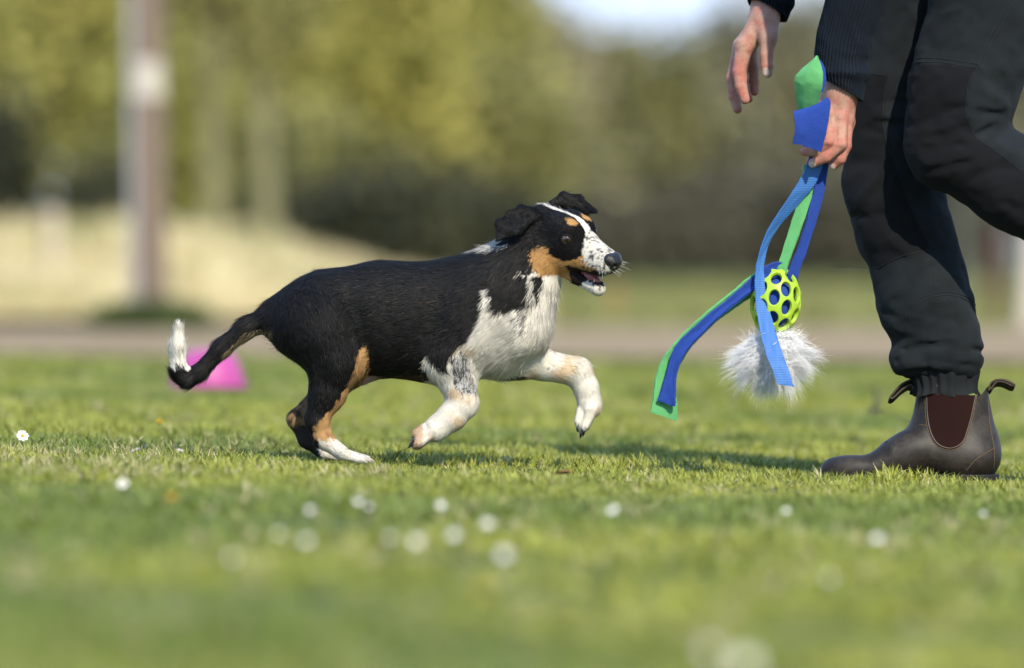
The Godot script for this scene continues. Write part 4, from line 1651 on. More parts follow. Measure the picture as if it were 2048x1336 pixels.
	for z in [30, 88]:
		part(t, "eye", mesh_of(ball(q(1440, -722, z), Vector3.ONE * 0.011, Basis(), 8)), mat(Color(0.25, 0.25, 0.25), 0.1, 0.5), inv)
	# ---- trousers
	var tf := trousers_field()
	tf.ready()
	var folds := [
		# knee and thigh of the bent leg
		[1841, 246, 1936, 212, 9, -5], [1846, 262, 1940, 232, 9, 4], [1846, 300, 1940, 290, 9, -5], [1842, 284, 1935, 276, 8, 4], [1852, 344, 1950, 322, 10, -5], [1850, 328, 1946, 306, 9, 4],
		[1950, 222, 2012, 232, 11, -5], [1955, 208, 2015, 212, 9, 5], [1950, 272, 1998, 248, 11, -5], [1945, 260, 1985, 240, 8, 4], [1938, 362, 1995, 338, 10, -5], [1985, 280, 2050, 300, 16, 4], [1990, 330, 2060, 350, 14, -4], [2000, 400, 2050, 430, 12, -4],
		[1965, 150, 2030, 190, 12, -4], [1960, 172, 2020, 212, 10, 5], [1900, 60, 1960, 80, 22, 3], [1868, 40, 1850, 110, 18, -3],
		# standing leg
		[1676, 404, 1708, 424, 9, 7], [1682, 432, 1740, 436, 9, -6], [1716, 412, 1758, 350, 10, 5], [1738, 400, 1780, 350, 10, -4], [1700, 330, 1760, 320, 13, -4], [1720, 260, 1770, 270, 10, -3], [1745, 208, 1830, 205, 8, -5], [1745, 246, 1825, 250, 8, -5], [1745, 226, 1825, 228, 9, 3],
		[1780, 440, 1850, 480, 16, -4], [1770, 470, 1830, 510, 14, 4], [1760, 620, 1800, 640, 10, -5], [1768, 640, 1810, 665, 10, 4], [1850, 640, 1930, 650, 18, -3],
		[1786, 706, 1905, 690, 8, -9], [1790, 690, 1880, 676, 9, 5], [1800, 724, 1960, 712, 9, 6], [1940, 694, 1980, 712, 7, -8], [1930, 684, 1975, 690, 9, 4], [1782, 726, 1800, 722, 7, -8], [1800, 752, 1880, 742, 7, -6], [1880, 728, 1960, 736, 7, -6], [1820, 762, 1860, 752, 6, 4], [1905, 752, 1950, 748, 6, 4], [1850, 720, 1870, 752, 6, -4],
	]
	var lines := []
	for e in folds:
		var bow := 0.10 * (1.0 if e[5] > 0 else -0.6)
		var l := laid(tf, [[e[0], e[1]], [(e[0] + e[2]) * 0.5 + (e[3] - e[1]) * bow, (e[1] + e[3]) * 0.5 + (e[2] - e[0]) * bow], [e[2], e[3]]], 9)
		lines.append([l, e[4] * 0.85 * s, e[5] * 1.55 * s])
	# small creases all over, running across the legs
	var cr_rng := RandomNumberGenerator.new()
	cr_rng.seed = 41
	for leg in [[1848, 0, 1797, 200, 60], [1797, 200, 1784, 372, 65], [1784, 372, 1850, 600, 66], [1850, 600, 1880, 690, 62], [1985, 0, 1925, 180, 75], [1925, 180, 1906, 290, 65], [1918, 300, 2060, 390, 60]]:
		for k in 9:
			var f := cr_rng.randf()
			var c := Vector2(lerpf(leg[0], leg[2], f), lerpf(leg[1], leg[3], f))
			var ax := Vector2(leg[2] - leg[0], leg[3] - leg[1]).normalized()
			var sd := Vector2(-ax.y, ax.x).rotated(cr_rng.randf_range(-0.6, 0.6))
			c += Vector2(-ax.y, ax.x) * cr_rng.randf_range(-1, 1) * leg[4]
			var L := cr_rng.randf_range(14, 36)
			var a := c - sd * L
			var b := c + sd * L
			lines.append([laid(tf, [[a.x, a.y], [b.x, b.y]], 5), cr_rng.randf_range(4.5, 8.0) * s, cr_rng.randf_range(1.5, 3.6) * s * (1.0 if k % 3 else -1.0)])
	for l in lines:
		tf.ridge_line(l[0], l[1], l[2])
	var lump := FastNoiseLite.new()
	lump.seed = 12
	lump.frequency = 9.0
	lump.fractal_octaves = 3
	tf.lump = lump
	tf.lump_amp = 0.007
	var td := tf.net(q(1650, 800, -160), q(2360, -480, 290), 0.0046, 0.05)
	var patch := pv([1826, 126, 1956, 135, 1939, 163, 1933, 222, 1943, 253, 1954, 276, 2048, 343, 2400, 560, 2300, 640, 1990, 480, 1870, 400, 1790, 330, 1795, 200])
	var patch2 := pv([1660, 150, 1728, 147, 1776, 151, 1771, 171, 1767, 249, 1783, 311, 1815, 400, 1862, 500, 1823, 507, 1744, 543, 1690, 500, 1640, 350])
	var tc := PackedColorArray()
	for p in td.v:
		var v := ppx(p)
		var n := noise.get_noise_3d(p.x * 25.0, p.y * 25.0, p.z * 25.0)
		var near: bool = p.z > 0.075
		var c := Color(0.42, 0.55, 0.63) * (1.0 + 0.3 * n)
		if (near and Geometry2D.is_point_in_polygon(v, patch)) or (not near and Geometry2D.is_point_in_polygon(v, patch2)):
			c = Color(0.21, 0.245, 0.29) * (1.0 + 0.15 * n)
		tc.append(c)
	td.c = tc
	var cloth := vmat(0.85, 0.3)
	cloth.albedo_color = Color(0.026, 0.026, 0.026).linear_to_srgb()
	cloth.rim_enabled = true
	cloth.rim = 0.12
	bump(cloth, weave(), 55.0, 0.05)
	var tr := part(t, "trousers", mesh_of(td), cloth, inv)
	var thread := mat(Color(0.022, 0.026, 0.028), 0.8, 0.3)
	for l in [[[1828, 125], [1880, 124], [1956, 135]], [[1830, 117], [1880, 116], [1958, 127]], [[1956, 135], [1939, 163], [1933, 222], [1943, 253], [1954, 276], [1990, 300], [2046, 341]], [[2018, 4], [1974, 86], [1956, 135]], [[2026, 6], [1982, 88], [1963, 137]],
		[[1744, 543], [1785, 520], [1823, 507], [1862, 500]], [[1862, 502], [1868, 540], [1873, 574]], [[1812, 640], [1818, 618], [1845, 594], [1895, 584], [1940, 596], [1960, 620]], [[1817, 642], [1823, 622], [1848, 599], [1895, 590], [1937, 601], [1955, 622]], [[1738, 147], [1776, 151]], [[1771, 171], [1767, 249], [1783, 311]]]:
		part(tr, "seam", mesh_of(dashes(laid(tf, l, 6 + int(Vector2(l[0][0], l[0][1]).distance_to(Vector2(l[-1][0], l[-1][1])) / 3.0), 0.0004), 0.0008)), thread)
	# gathered elastic hem of the standing leg
	var rows := []
	for j in 15:
		var f := j / 14.0
		var row := []
		for i in 120:
			var an := -TAU * i / 120
			var rip := cos(an * 19.0 + 1.5 * sin(an * 3.0)) * (3.4 - 1.4 * f) + cos(an * 7.0 + 2.0) * 2.0 + (3.0 * cos(an * 5.0 + 1.0) * smoothstep(0.8, 1.0, f))
			var r := 66.0 + 3.0 * cos(f * 5.0) + rip
			var o := q(1888 + 3.0 * f, 740 + 50.0 * f + (4.0 * cos(an * 5.0) * f), -30)
			row.append(o + Vector3(cos(an) * r * s * 1.02, 0, sin(an) * r * s * 0.78))
		rows.append(row)
	var cm := mat(Color(0.0115, 0.014, 0.015), 0.85, 0.3)
	part(tr, "hem", mesh_of(grid_mesh(rows, true)), cm)
	# ---- sweater: trunk of the body and ribbed sleeves
	var sf := Field.new()
	var sg := sf.group(70 * s, 0.03)
	sf.chain(sg, qs([[1960, -270, 70], [1840, -420, 70], [1700, -570, 70], [1615, -625, 68]]), radii([132, 128, 138, 80]), 0.82)
	sf.cap(sg, q(1690, -575, -70), q(1690, -575, 210), 82 * s, 82 * s)
	sf.lump = lump
	sf.lump_amp = 0.008
	var wool := mat(Color(0.0075, 0.0112, 0.018), 0.95, 0.25)
	wool.rim_enabled = true
	wool.rim = 0.25
	bump(wool, noise_tex(0.08, 55), 25.0, 0.12)
	var sw := part(t, "sweater", mesh_of(sf.net(q(1440, -60, -240), q(2160, -760, 380), 0.012, 0.06)), wool, inv)
	part(sw, "sleeve", mesh_of(sleeve(qs([[1750, -560, 205], [1782, -380, 240], [1776, -190, 250], [1728, -50, 228], [1693, 60, 208], [1682, 128, 204], [1680, 180, 203]]), [84, 74, 66, 60, 53, 53, 44], 46, [[0.70, 4.0], [0.80, -5.0], [0.88, 7.0]], Vector3(0.55, 0.9, -0.1))), wool)
	part(sw, "sleeve", mesh_of(sleeve(qs([[1660, -565, -75], [1640, -400, -140], [1622, -240, -190], [1575, -100, -225], [1548, -30, -246], [1534, 22, -250]]), [84, 74, 64, 56, 48, 43], 42, [[0.9, 4.0]], Vector3(0.25, 1.0, -0.35))), wool)
	boots(t, inv)


func weave() -> Texture2D:
	if not M.has("weave"):
		var im := Image.create(128, 128, false, Image.FORMAT_L8)
		for y in 128:
			for x in 128:
				var v := 0.5 + 0.3 * sin((x + y) * TAU / 8.0) + 0.15 * sin((x - y * 2) * TAU / 16.0)
				im.set_pixel(x, y, Color(v, v, v))
		M.weave = ImageTexture.create_from_image(im)
	return M.weave


func hand(arm: Array, palm: Array, fingers: Array) -> Dictionary:
	var s := 1.0 / 1200.0
	var f := Field.new()
	var g := f.group(11 * s, 0.01)
	var k := func(e): return q(e[0], e[1], e[2])
	for i in arm.size() - 1:
		f.cap(g, k.call(arm[i]), k.call(arm[i + 1]), arm[i][3] * s, arm[i + 1][3] * s)
	for e in palm:
		f.cap(g, k.call(e[0]), k.call(e[1]), e[0][3] * s, e[1][3] * s)
	for e in fingers:
		var fg := f.group(3 * s, 9 * s)
		for i in e.size() - 1:
			f.cap(fg, k.call(e[i]), k.call(e[i + 1]), e[i][3] * s, e[i + 1][3] * s)
	f.ready()
	return {"f": f}


# a ribbed knitted sleeve: centre line, radii, number of ribs, soft folds, and the way its cuff opens
func sleeve(pts: Array, rad: Array, ribs: int, folds: Array, opening: Vector3) -> Dictionary:
	var n := 110
	var c := curve(pts, n)
	var r := curve(rad, n)
	var rows := []
	var up := Vector3(0, 0, 1)
	var w := ribs * 8
	for i in n:
		var t: Vector3 = (c[mini(i + 1, n - 1)] - c[maxi(i - 1, 0)]).normalized()
		var sd := t.cross(up).normalized()
		up = sd.cross(t).normalized()
		var f := float(i) / (n - 1)
		var fold := 0.0
		for e in folds:
			fold += e[1] * exp(-pow((f - e[0]) / 0.03, 2.0))
		var row := []
		for k in w:
			var an := -TAU * k / w
			var rib := 1.7 * cos(an * ribs) * (0.6 + 0.4 * smoothstep(0.2, 0.5, f))
			var rr: float = r[i] + rib + fold * (0.6 + 0.5 * cos(an + 2.0 + f * 9.0)) + 3.0 * noise.get_noise_3d(cos(an) * 1.2, f * 9.0, sin(an) * 1.2)
			var p: Vector3 = c[i] + (sd * cos(an) + up * sin(an)) * (rr / 1200.0)
			if i > n - 14:
				# the cuff's edge lies on a tilted plane
				var g := (i - (n - 14)) / 13.0
				p += t * ((p - c[i]).dot(Vector3(opening.x, 0, opening.z)) * 0.9 * g)
			row.append(p)
		rows.append(row)
	# turn the edge inwards
	for e in [0.97, 0.86]:
		var row := []
		for k in w:
			row.append(c[n - 1].lerp(rows[n - 1][k], e) + (c[n - 3] - c[n - 1]).normalized() * (0.98 - e) * 0.05)
		rows.append(row)
	return grid_mesh(rows, true)


func boots(t: Node3D, inv: Vector3) -> void:
	var s := 1.0 / 1200.0
	var f := boot_field()
	f.lump_amp = 0.0012
	var d := f.net(q(1625, 1010, -120), q(2020, 690, 60), 0.0036, 0.03)
	var floor_y := q(0, 956).y
	var V: PackedVector3Array = d.v
	var C := PackedColorArray()
	for i in V.size():
		var p := V[i]
		var v := ppx(p)
		var top := 772.0 + 22.0 * smoothstep(1838.0, 1866.0, v.x) * (1.0 - smoothstep(1956.0, 1980.0, v.x))
		p.y = clampf(p.y, floor_y, q(0, top).y)
		V[i] = p
		var n := noise.get_noise_3d(p.x * 18.0, p.y * 18.0, p.z * 18.0)
		var nf := noise.get_noise_3d(p.x * 120.0, p.y * 120.0, p.z * 120.0)
		C.append(Color(0.15, 0.118, 0.09).lerp(Color(0.36, 0.285, 0.215), clampf(0.35 + n * 1.3 + nf * 0.8, 0, 1)))
	d.v = V
	d.n = Field.smooth(V, d.i)
	d.c = C
	var leather := vmat(0.53, 0.42)
	leather.albedo_color = Color(0.1, 0.1, 0.1).linear_to_srgb()
	bump(leather, noise_tex(0.06, 71), 26.0, 0.02)
	var b := part(t, "boot", mesh_of(d), leather, inv)
	b.set_meta("label", "dark brown ankle boot with elastic sides planted on the grass")
	# elastic gusset
	var L := curve([Vector2(1864, 792), Vector2(1865, 830), Vector2(1868, 858), Vector2(1876, 882), Vector2(1890, 896), Vector2(1908, 901)], 24)
	var R := curve([Vector2(1961, 794), Vector2(1952, 836), Vector2(1944, 864), Vector2(1937, 884), Vector2(1925, 896), Vector2(1910, 901)], 24)
	var rows := []
	for j in 24:
		var row := []
		for i in 21:
			var v: Vector2 = (L[j] as Vector2).lerp(R[j], i / 20.0)
			var p := f.hit(q(v.x, v.y, 200), Vector3(0, 0, -1))
			row.append(p + f.normal(p) * (0.0012 + 0.0004 * (i % 2)))
		rows.append(row)
	var el := mat(Color(0.019, 0.0078, 0.0068), 0.95, 0.2)
	bump(el, noise_tex(0.1, 73), 40.0, 0.05)
	var gd := grid_mesh(rows, false, 0.001)
	part(b, "elastic_panel", mesh_of(gd), el)
	var edge := []
	for v in L:
		edge.append(v)
	for j in range(22, -1, -1):
		edge.append(R[j])
	var line := []
	for v in curve(edge, 90):
		var p := f.hit(q(v.x, v.y, 200), Vector3(0, 0, -1))
		line.append(p + f.normal(p) * 0.0012)
	part(b, "welt", mesh_of(tube(line, 0.0016, 7)), leather_plain())
	var st := mat(Color(0.16, 0.10, 0.05), 0.7, 0.3)
	var lines := [dashes(outset(line, f, 0.0032), 0.0007)]
	for l in [[[1816, 860], [1830, 850], [1864, 853]], [[1934, 942], [1956, 918], [1992, 896]], [[1990, 940], [1990, 900], [1982, 850], [1978, 800]], [[1833, 800], [1829, 830], [1822, 856]]]:
		lines.append(dashes(laid(f, l, 40, 0.0003, 0.3), 0.0007))
	part(b, "stitching", mesh_of(join(lines)), st)
	# sole
	var sf := Field.new()
	var sg := sf.group(30 * s, 0.01)
	for e in [[1666, 13], [1690, 26], [1716, 31], [1752, 34], [1800, 26], [1850, 20], [1905, 20], [1955, 18]]:
		sf.cap(sg, q(e[0], 950, -30 - e[1]), q(e[0], 950, -30 + e[1]), (24 if e[0] < 1780 else 44) * s, (24 if e[0] < 1780 else 44) * s)
	var sd := sf.net(q(1625, 1010, -120), q(2020, 890, 60), 0.0045, 0.03)
	var SV: PackedVector3Array = sd.v
	for i in SV.size():
		SV[i].y = clampf(SV[i].y, q(0, 961).y, q(0, 949 - 12.0 * (1.0 - smoothstep(1660, 1740, ppx(SV[i]).x))).y)
	sd.v = SV
	sd.n = Field.smooth(SV, sd.i)
	part(b, "sole", mesh_of(sd), mat(Color(0.014, 0.014, 0.015), 0.7, 0.4))
	# pull tabs
	for l in [[[1838, 782], [1834, 767], [1818, 767], [1800, 777], [1784, 795], [1781, 799], [1786, 797], [1803, 781], [1820, 773], [1832, 786]], [[1974, 786], [1978, 771], [1990, 763], [2008, 763], [2026, 771], [2029, 776], [2022, 777], [2006, 770], [1992, 770], [1982, 784]]]:
		var pts := []
		for e in l:
			pts.append(q(e[0], e[1], -30))
		rows = []
		for p in curve(pts, 40):
			var row := []
			for i in 5:
				row.append(p + Vector3(0.10, 0.42, 1.0) * ((i - 2) * 0.0052))
			rows.append(row)
		part(b, "pull_tab", mesh_of(grid_mesh(rows, false, 0.0030)), mat(Color(0.05, 0.038, 0.028), 0.7, 0.3))
	# the trailing foot's boot, off the ground behind the person
	var other: MeshInstance3D = b.duplicate()
	t.add_child(other, true)
	other.set_meta("label", "dark brown ankle boot of the lifted trailing foot")
	var ankle := q(1905, 790, -30)
	var goal := q(2300, 565, 125)
	var bs := Basis(Vector3(0, 0, 1), 0.95)
	other.transform = Transform3D(bs, inv + goal - bs * ankle)


func leather_plain() -> StandardMaterial3D:
	if not M.has("leather_plain"):
		M.leather_plain = mat(Color(0.05, 0.035, 0.023), 0.5, 0.5)
	return M.leather_plain


func outset(line: Array, f: Field, by: float) -> Array:
	var mid := Vector3.ZERO
	for p in line:
		mid += p / line.size()
	var out := []
	for p in line:
		var o: Vector3 = p + Vector3(p.x - mid.x, (p.y - mid.y) * 0.5, 0).normalized() * by
		o = f.hit(o + Vector3(0, 0, 0.03), Vector3(0, 0, -1))
		out.append(o + f.normal(o) * 0.0004)
	return out


# ---------------------------------------------------------------- the tug toy
# a strip of cloth between two edges given as [px, py, z] rows
func ribbon(left: Array, right: Array, n: int, thick: float, across := 7, belly := 0.0) -> Dictionary:
	var L := curve(qs(left), n)
	var R := curve(qs(right), n)
	var rows := []
	for j in n:
		var row := []
		var t: Vector3 = (L[mini(j + 1, n - 1)] - L[maxi(j - 1, 0)]).normalized()
		var nn: Vector3 = (R[j] - L[j]).cross(t).normalized()
		for i in across:
			var u := float(i) / (across - 1)
			row.append(L[j].lerp(R[j], u) + nn * belly * sin(PI * u) + nn * 0.0016 * noise.get_noise_2d(j * 0.12 + left[0][0], i * 0.35) + (R[j] - L[j]).normalized() * 0.0010 * noise.get_noise_2d(j * 0.5, (0.0 if u < 0.5 else 40.0) + left[0][1]))
		rows.append(row)
	return grid_mesh(rows, false, thick)


func fleece(t: Node3D, called: String, d: Dictionary, m: StandardMaterial3D, inv: Vector3) -> void:
	var o := part(t, called, mesh_of(d), m, inv)
	var c := m.albedo_color.srgb_to_linear()
	o.add_child(fuzz(d, c, 500000.0, 0.0014).node("pile", strand(1.0, 0.1, 2), M.pile))


func toy() -> void:
	var s := 1.0 / 1200.0
	var z := 185.0
	var top := q(1640, 330, z)
	var t := thing("tug_toy", "tug toy of blue and green strips, lime holed ball and white fur tuft", "dog toy", q(1548, 815, z))
	var inv := -t.position
	var blue := mat(Color(0.026, 0.062, 0.29), 1.0, 0.12)
	blue.rim_enabled = true
	blue.rim = 0.4
	bump(blue, noise_tex(0.1, 81), 20.0, 0.13)
	var green := mat(Color(0.125, 0.40, 0.15), 1.0, 0.12)
	green.rim_enabled = true
	green.rim = 0.4
	bump(green, noise_tex(0.1, 82), 20.0, 0.13)
	var web := mat(Color(0.045, 0.15, 0.41), 0.6, 0.4)
	var im := Image.create(64, 64, false, Image.FORMAT_L8)
	for y in 64:
		for x in 64:
			var v := 0.5 + 0.4 * sin(y * TAU / 8.0) * (0.7 + 0.3 * sin(x * TAU / 16.0))
			im.set_pixel(x, y, Color(v, v, v))
	bump(web, ImageTexture.create_from_image(im), 32.0, 0.06)
	# the ball: a springy shell full of round holes
	var bc := q(1551, 603, z - 10)
	var tilt := Basis(Vector3(0, 0, 1), -0.12)
	var rad := Vector3(51, 70, 51) * s
	part(t, "ball", mesh_of(holed_ball(bc, rad, tilt)), lime(), inv)
	var stuffing := ball(bc, rad * 0.72, tilt, 14)
	part(t, "stuffing", mesh_of(stuffing), blue, inv)
	# strips from the hand to the ball
	fleece(t, "green_strip", ribbon([[1606, 330, z + 10], [1600, 380, z + 6], [1578, 460, z], [1556, 536, z], [1556, 560, z - 10]], [[1640, 320, z + 2], [1626, 380, z], [1602, 460, z + 6], [1575, 538, z + 8], [1578, 560, z]], 40, 0.0042), green, inv)
	fleece(t, "blue_strip", ribbon([[1634, 330, z + 8], [1622, 400, z + 4], [1600, 480, z + 4], [1577, 540, z + 2], [1574, 566, z - 6]], [[1654, 325, z - 10], [1642, 400, z - 8], [1618, 480, z - 6], [1597, 546, z - 6], [1592, 572, z - 14]], 40, 0.0042), blue, inv)
	# strips flying out to the side
	fleece(t, "green_strip", ribbon([[1570, 528, z - 8], [1540, 530, z - 6], [1503, 550, z - 4], [1460, 585, z - 6], [1400, 634, z - 8], [1345, 690, z - 8], [1316, 735, z - 6], [1304, 800, z - 2], [1301, 824, z - 2]], [[1570, 566, z - 18], [1540, 580, z - 22], [1505, 592, z - 20], [1462, 622, z - 16], [1425, 650, z - 18], [1375, 705, z - 18], [1350, 760, z - 12], [1355, 810, z - 8], [1354, 842, z - 8]], 70, 0.0044, 7, 0.003), green, inv)
	fleece(t, "blue_strip", ribbon([[1570, 523, z + 2], [1540, 527, z + 4], [1506, 552, z + 4], [1462, 592, z + 4], [1408, 636, z + 6], [1352, 690, z + 6], [1334, 740, z + 6], [1322, 780, z + 6], [1315, 800, z + 6]], [[1572, 552, z + 8], [1542, 560, z + 8], [1510, 580, z + 8], [1468, 612, z + 10], [1424, 650, z + 10], [1372, 706, z + 12], [1354, 752, z + 12], [1352, 795, z + 12], [1351, 813, z + 12]], 70, 0.0044, 7, 0.004), blue, inv)
	# the webbing handle
	part(t, "strap", mesh_of(ribbon([[1622, 300, z + 30], [1609, 340, z + 30], [1592, 372, z + 30], [1560, 420, z + 28], [1530, 470, z + 26], [1514, 520, z + 26], [1509, 570, z + 30], [1514, 630, z + 36], [1530, 700, z + 66], [1545, 740, z + 80], [1555, 768, z + 84]], [[1648, 306, z + 20], [1642, 338, z + 18], [1626, 372, z + 16], [1592, 412, z + 12], [1550, 462, z + 10], [1531, 505, z + 12], [1527, 550, z + 18], [1536, 610, z + 30], [1560, 690, z + 64], [1577, 740, z + 78], [1588, 774, z + 82]], 90, 0.0020)), web, inv)
	# ends held in the fist
	fleece(t, "green_strip", ribbon([[1606, 262, z + 24], [1598, 230, z + 34], [1593, 200, z + 52], [1589, 172, z + 68], [1590, 154, z + 76], [1604, 137, z + 80], [1622, 122, z + 82], [1632, 115, z + 80]], [[1630, 262, z + 34], [1634, 228, z + 50], [1638, 200, z + 68], [1644, 176, z + 84], [1646, 156, z + 92], [1644, 138, z + 90], [1640, 124, z + 86], [1636, 115, z + 80]], 40, 0.0042, 9, 0.008), green, inv)
	fleece(t, "blue_strip", ribbon([[1636, 184, z + 74], [1640, 160, z + 78], [1640, 140, z + 78], [1636, 121, z + 74]], [[1646, 184, z + 72], [1652, 160, z + 74], [1650, 138, z + 74], [1641, 121, z + 70]], 14, 0.003), blue, inv)
	fleece(t, "blue_strip", ribbon([[1622, 266, z + 26], [1606, 244, z + 42], [1594, 230, z + 66], [1588, 229, z + 84], [1590, 258, z + 88], [1586, 285, z + 80]], [[1644, 256, z + 30], [1648, 214, z + 56], [1654, 201, z + 80], [1661, 205, z + 98], [1654, 258, z + 104], [1643, 304, z + 98]], 40, 0.0042, 9, 0.004), blue, inv)
	# the tuft of long white fur
	var cp := Copies.new()
	var c0 := q(1549, 700, z)
	part(t, "tuft_core", mesh_of(ball(c0 + Vector3(0, -0.006, 0), Vector3(0.030, 0.034, 0.030), Basis(), 12)), mat(Color(0.85, 0.84, 0.82), 0.9, 0.2), inv)
	for k in 430:
		var dir := Vector3(rng.randfn() * 1.15, rng.randfn() * 0.9 - 0.35, rng.randfn() * 0.9).normalized()
		var reach := Vector3(98, 88, 58) * (0.92 + 0.45 * noise.get_noise_3d(dir.x * 2.2, dir.y * 2.2, dir.z * 2.2 + 5.0)) * rng.randf_range(0.7, 1.12)
		if dir.y > 0.3: reach *= 0.82
		var tip := c0 + dir * reach * s + Vector3(-4, -12, 0) * s
		for i in 46:
			var root := c0 + Vector3(rng.randfn(), rng.randfn(), rng.randfn()) * 0.013 + dir * 0.008
			var e := tip + Vector3(rng.randfn(), rng.randfn(), rng.randfn()) * 0.0034
			var y := (e - root) * rng.randf_range(0.7, 1.08)
			var out := (y.normalized() * 0.2 + Vector3(0.1, 0.75, 0.55) + dir * 0.5 + Vector3(rng.randfn(), rng.randfn(), rng.randfn()) * 0.3)
			var side := y.cross(out).normalized()
			var zz := side.cross(y)
			cp.put(side * 0.0005, y, zz, root, Color(0.95, 0.94, 0.92) * rng.randf_range(0.92, 1.04))
	var fur := cp.node("fur_tuft", strand(1.0, 0.26, 5), M.fluff)
	t.add_child(fur)
	fur.position = inv


func lime() -> StandardMaterial3D:
	var m := mat(Color(0.35, 0.54, 0.032), 0.45, 0.5)
	m.subsurf_scatter_enabled = true
	m.subsurf_scatter_strength = 0.15
	return m


func holed_ball(c: Vector3, rad: Vector3, tilt: Basis) -> Dictionary:
	# directions of the holes: corners and edge middles of an icosahedron
	var g := (1.0 + sqrt(5.0)) / 2.0
	var vs := []
	for a in [-1.0, 1.0]:
		for b in [-1.0, 1.0]:
			vs.append(Vector3(0, a, b * g).normalized())
			vs.append(Vector3(a, b * g, 0).normalized())
			vs.append(Vector3(b * g, 0, a).normalized())
	var dirs := vs.duplicate()
	for i in 12:
		for j in range(i + 1, 12):
			if vs[i].distance_to(vs[j]) < 1.1:
				dirs.append((vs[i] + vs[j]).normalized())
	var turn := Basis(Vector3(0.3, 0.8, 0.2).normalized(), 0.5)
	for i in dirs.size():
		dirs[i] = turn * dirs[i]
	# a fine sphere whose points slide to the rims of the holes
	var hole := 0.230
	var n := 150
	var w := 300
	var V := PackedVector3Array()
	var keep := PackedByteArray()
	for j in n + 1:
		var th := PI * j / n
		for i in w:
			var ph := TAU * i / w
			var d := Vector3(sin(th) * cos(ph), cos(th), -sin(th) * sin(ph))
			var best := -1.0
			var bd := Vector3.ZERO
			for e in dirs:
				var dt := d.dot(e)
				if dt > best:
					best = dt
					bd = e
			var an := acos(clampf(best, -1, 1))
			var k := 1
			if an < hole:
				k = 0
				if an > hole - 0.028:
					var ax := (d - bd * best).normalized()
					d = bd * cos(hole) + ax * sin(hole)
			V.append(d)
			keep.append(k)
			if an < hole and an > hole - 0.028:
				keep[keep.size() - 1] = 2
	var I := PackedInt32Array()
	for j in n:
		for i in w:
			var i2 := (i + 1) % w
			for tr in [[j * w + i, (j + 1) * w + i, j * w + i2], [j * w + i2, (j + 1) * w + i, (j + 1) * w + i2]]:
				if keep[tr[0]] > 0 and keep[tr[1]] > 0 and keep[tr[2]] > 0 and (keep[tr[0]] == 1 or keep[tr[1]] == 1 or keep[tr[2]] == 1):
					I.append_array(PackedInt32Array(tr))
	# outer and inner skin, with walls between them
	var m := V.size()
	var P := PackedVector3Array()
	P.resize(2 * m)
	for i in m:
		var soft := 0.985 if keep[i] == 2 else 1.0
		P[i] = c + tilt * (V[i] * rad * soft)
		P[i + m] = c + tilt * (V[i] * (rad - Vector3.ONE * 0.0055))
	var seen := {}
	for t in range(0, I.size(), 3):
		for e in 3:
			var x := I[t + e]
			var y := I[t + (e + 1) % 3]
			if seen.has(y * m + x):
				seen.erase(y * m + x)
			else:
				seen[x * m + y] = true
	var J := I.duplicate()
	for t in range(0, I.size(), 3):
		J.append_array(PackedInt32Array([I[t] + m, I[t + 2] + m, I[t + 1] + m]))
	for e in seen:
		var x: int = e / m
		var y: int = e % m
		J.append_array(PackedInt32Array([x, x + m, y, y, x + m, y + m]))
	return {"v": P, "i": J, "n": Field.smooth(P, J)}


# ---------------------------------------------------------------- flowers in the lawn
func daisy(px: float, py: float, size: float, label: String, face := Vector3(0.1, 0.9, 0.35), pink := false) -> void:
	var h := 0.026
	var p := on_ground(px, py, h)
	var g := ground_y(p.x, p.z)
	var t := thing("daisy", label, "daisy", Vector3(p.x, g, p.z), "daisies in the lawn")
	h = p.y - g
	var up := face.normalized()
	part(t, "stem", mesh_of(tube([Vector3(rng.randf_range(-0.006, 0.006), -0.002, 0), Vector3(0, h * 0.6, 0), Vector3(0, h, 0)], 0.0007, 6)), mat(Color(0.10, 0.14, 0.04), 0.7, 0.4))
	var sd := up.cross(Vector3(0.2, 0.1, 1)).normalized()
	var fw := sd.cross(up)
	var list := []
	var cols := PackedColorArray()
	var n := 26
	for i in n:
		var an := TAU * i / n + rng.randf_range(-0.08, 0.08)
		var d := sd * cos(an) + fw * sin(an)
		var w := up.cross(d)
		var L := size * rng.randf_range(0.85, 1.08)
		var lift := rng.randf_range(0.05, 0.25)
		var rows := []
		for k in 5:
			var f := k / 4.0
			var c: Vector3 = Vector3(0, h, 0) + d * (L * (0.25 + 0.75 * f)) + up * (L * (lift * f - 0.12 * f * f) + 0.0004 * (i % 3))
			var ww: float = [0.05, 0.09, 0.11, 0.10, 0.035][k] * L
			rows.append([c - w * ww, c + up * 0.0003, c + w * ww])
			for z in 3:
				cols.append(Color(0.80, 0.79, 0.77) if not pink or f < 0.6 else Color(0.72, 0.50, 0.56))
		list.append(grid_mesh(rows))
	var d2 := join(list)
	d2.c = cols
	if not M.has("petal"):
		M.petal = vmat(0.6, 0.4)
		M.petal.backlight = Color(0.5, 0.5, 0.5)
		M.disc = mat(Color(0.62, 0.42, 0.03), 0.8, 0.3)
		M.disc_bump = true
		bump(M.disc, noise_tex(0.2, 91), 120.0, 0.1)
	part(t, "petals", mesh_of(d2), M.petal)
	part(t, "disc", mesh_of(ball(Vector3(0, h, 0) + up * size * 0.06, Vector3(0.34, 0.18, 0.34) * size, Basis(sd, up, fw), 8)), M.disc)


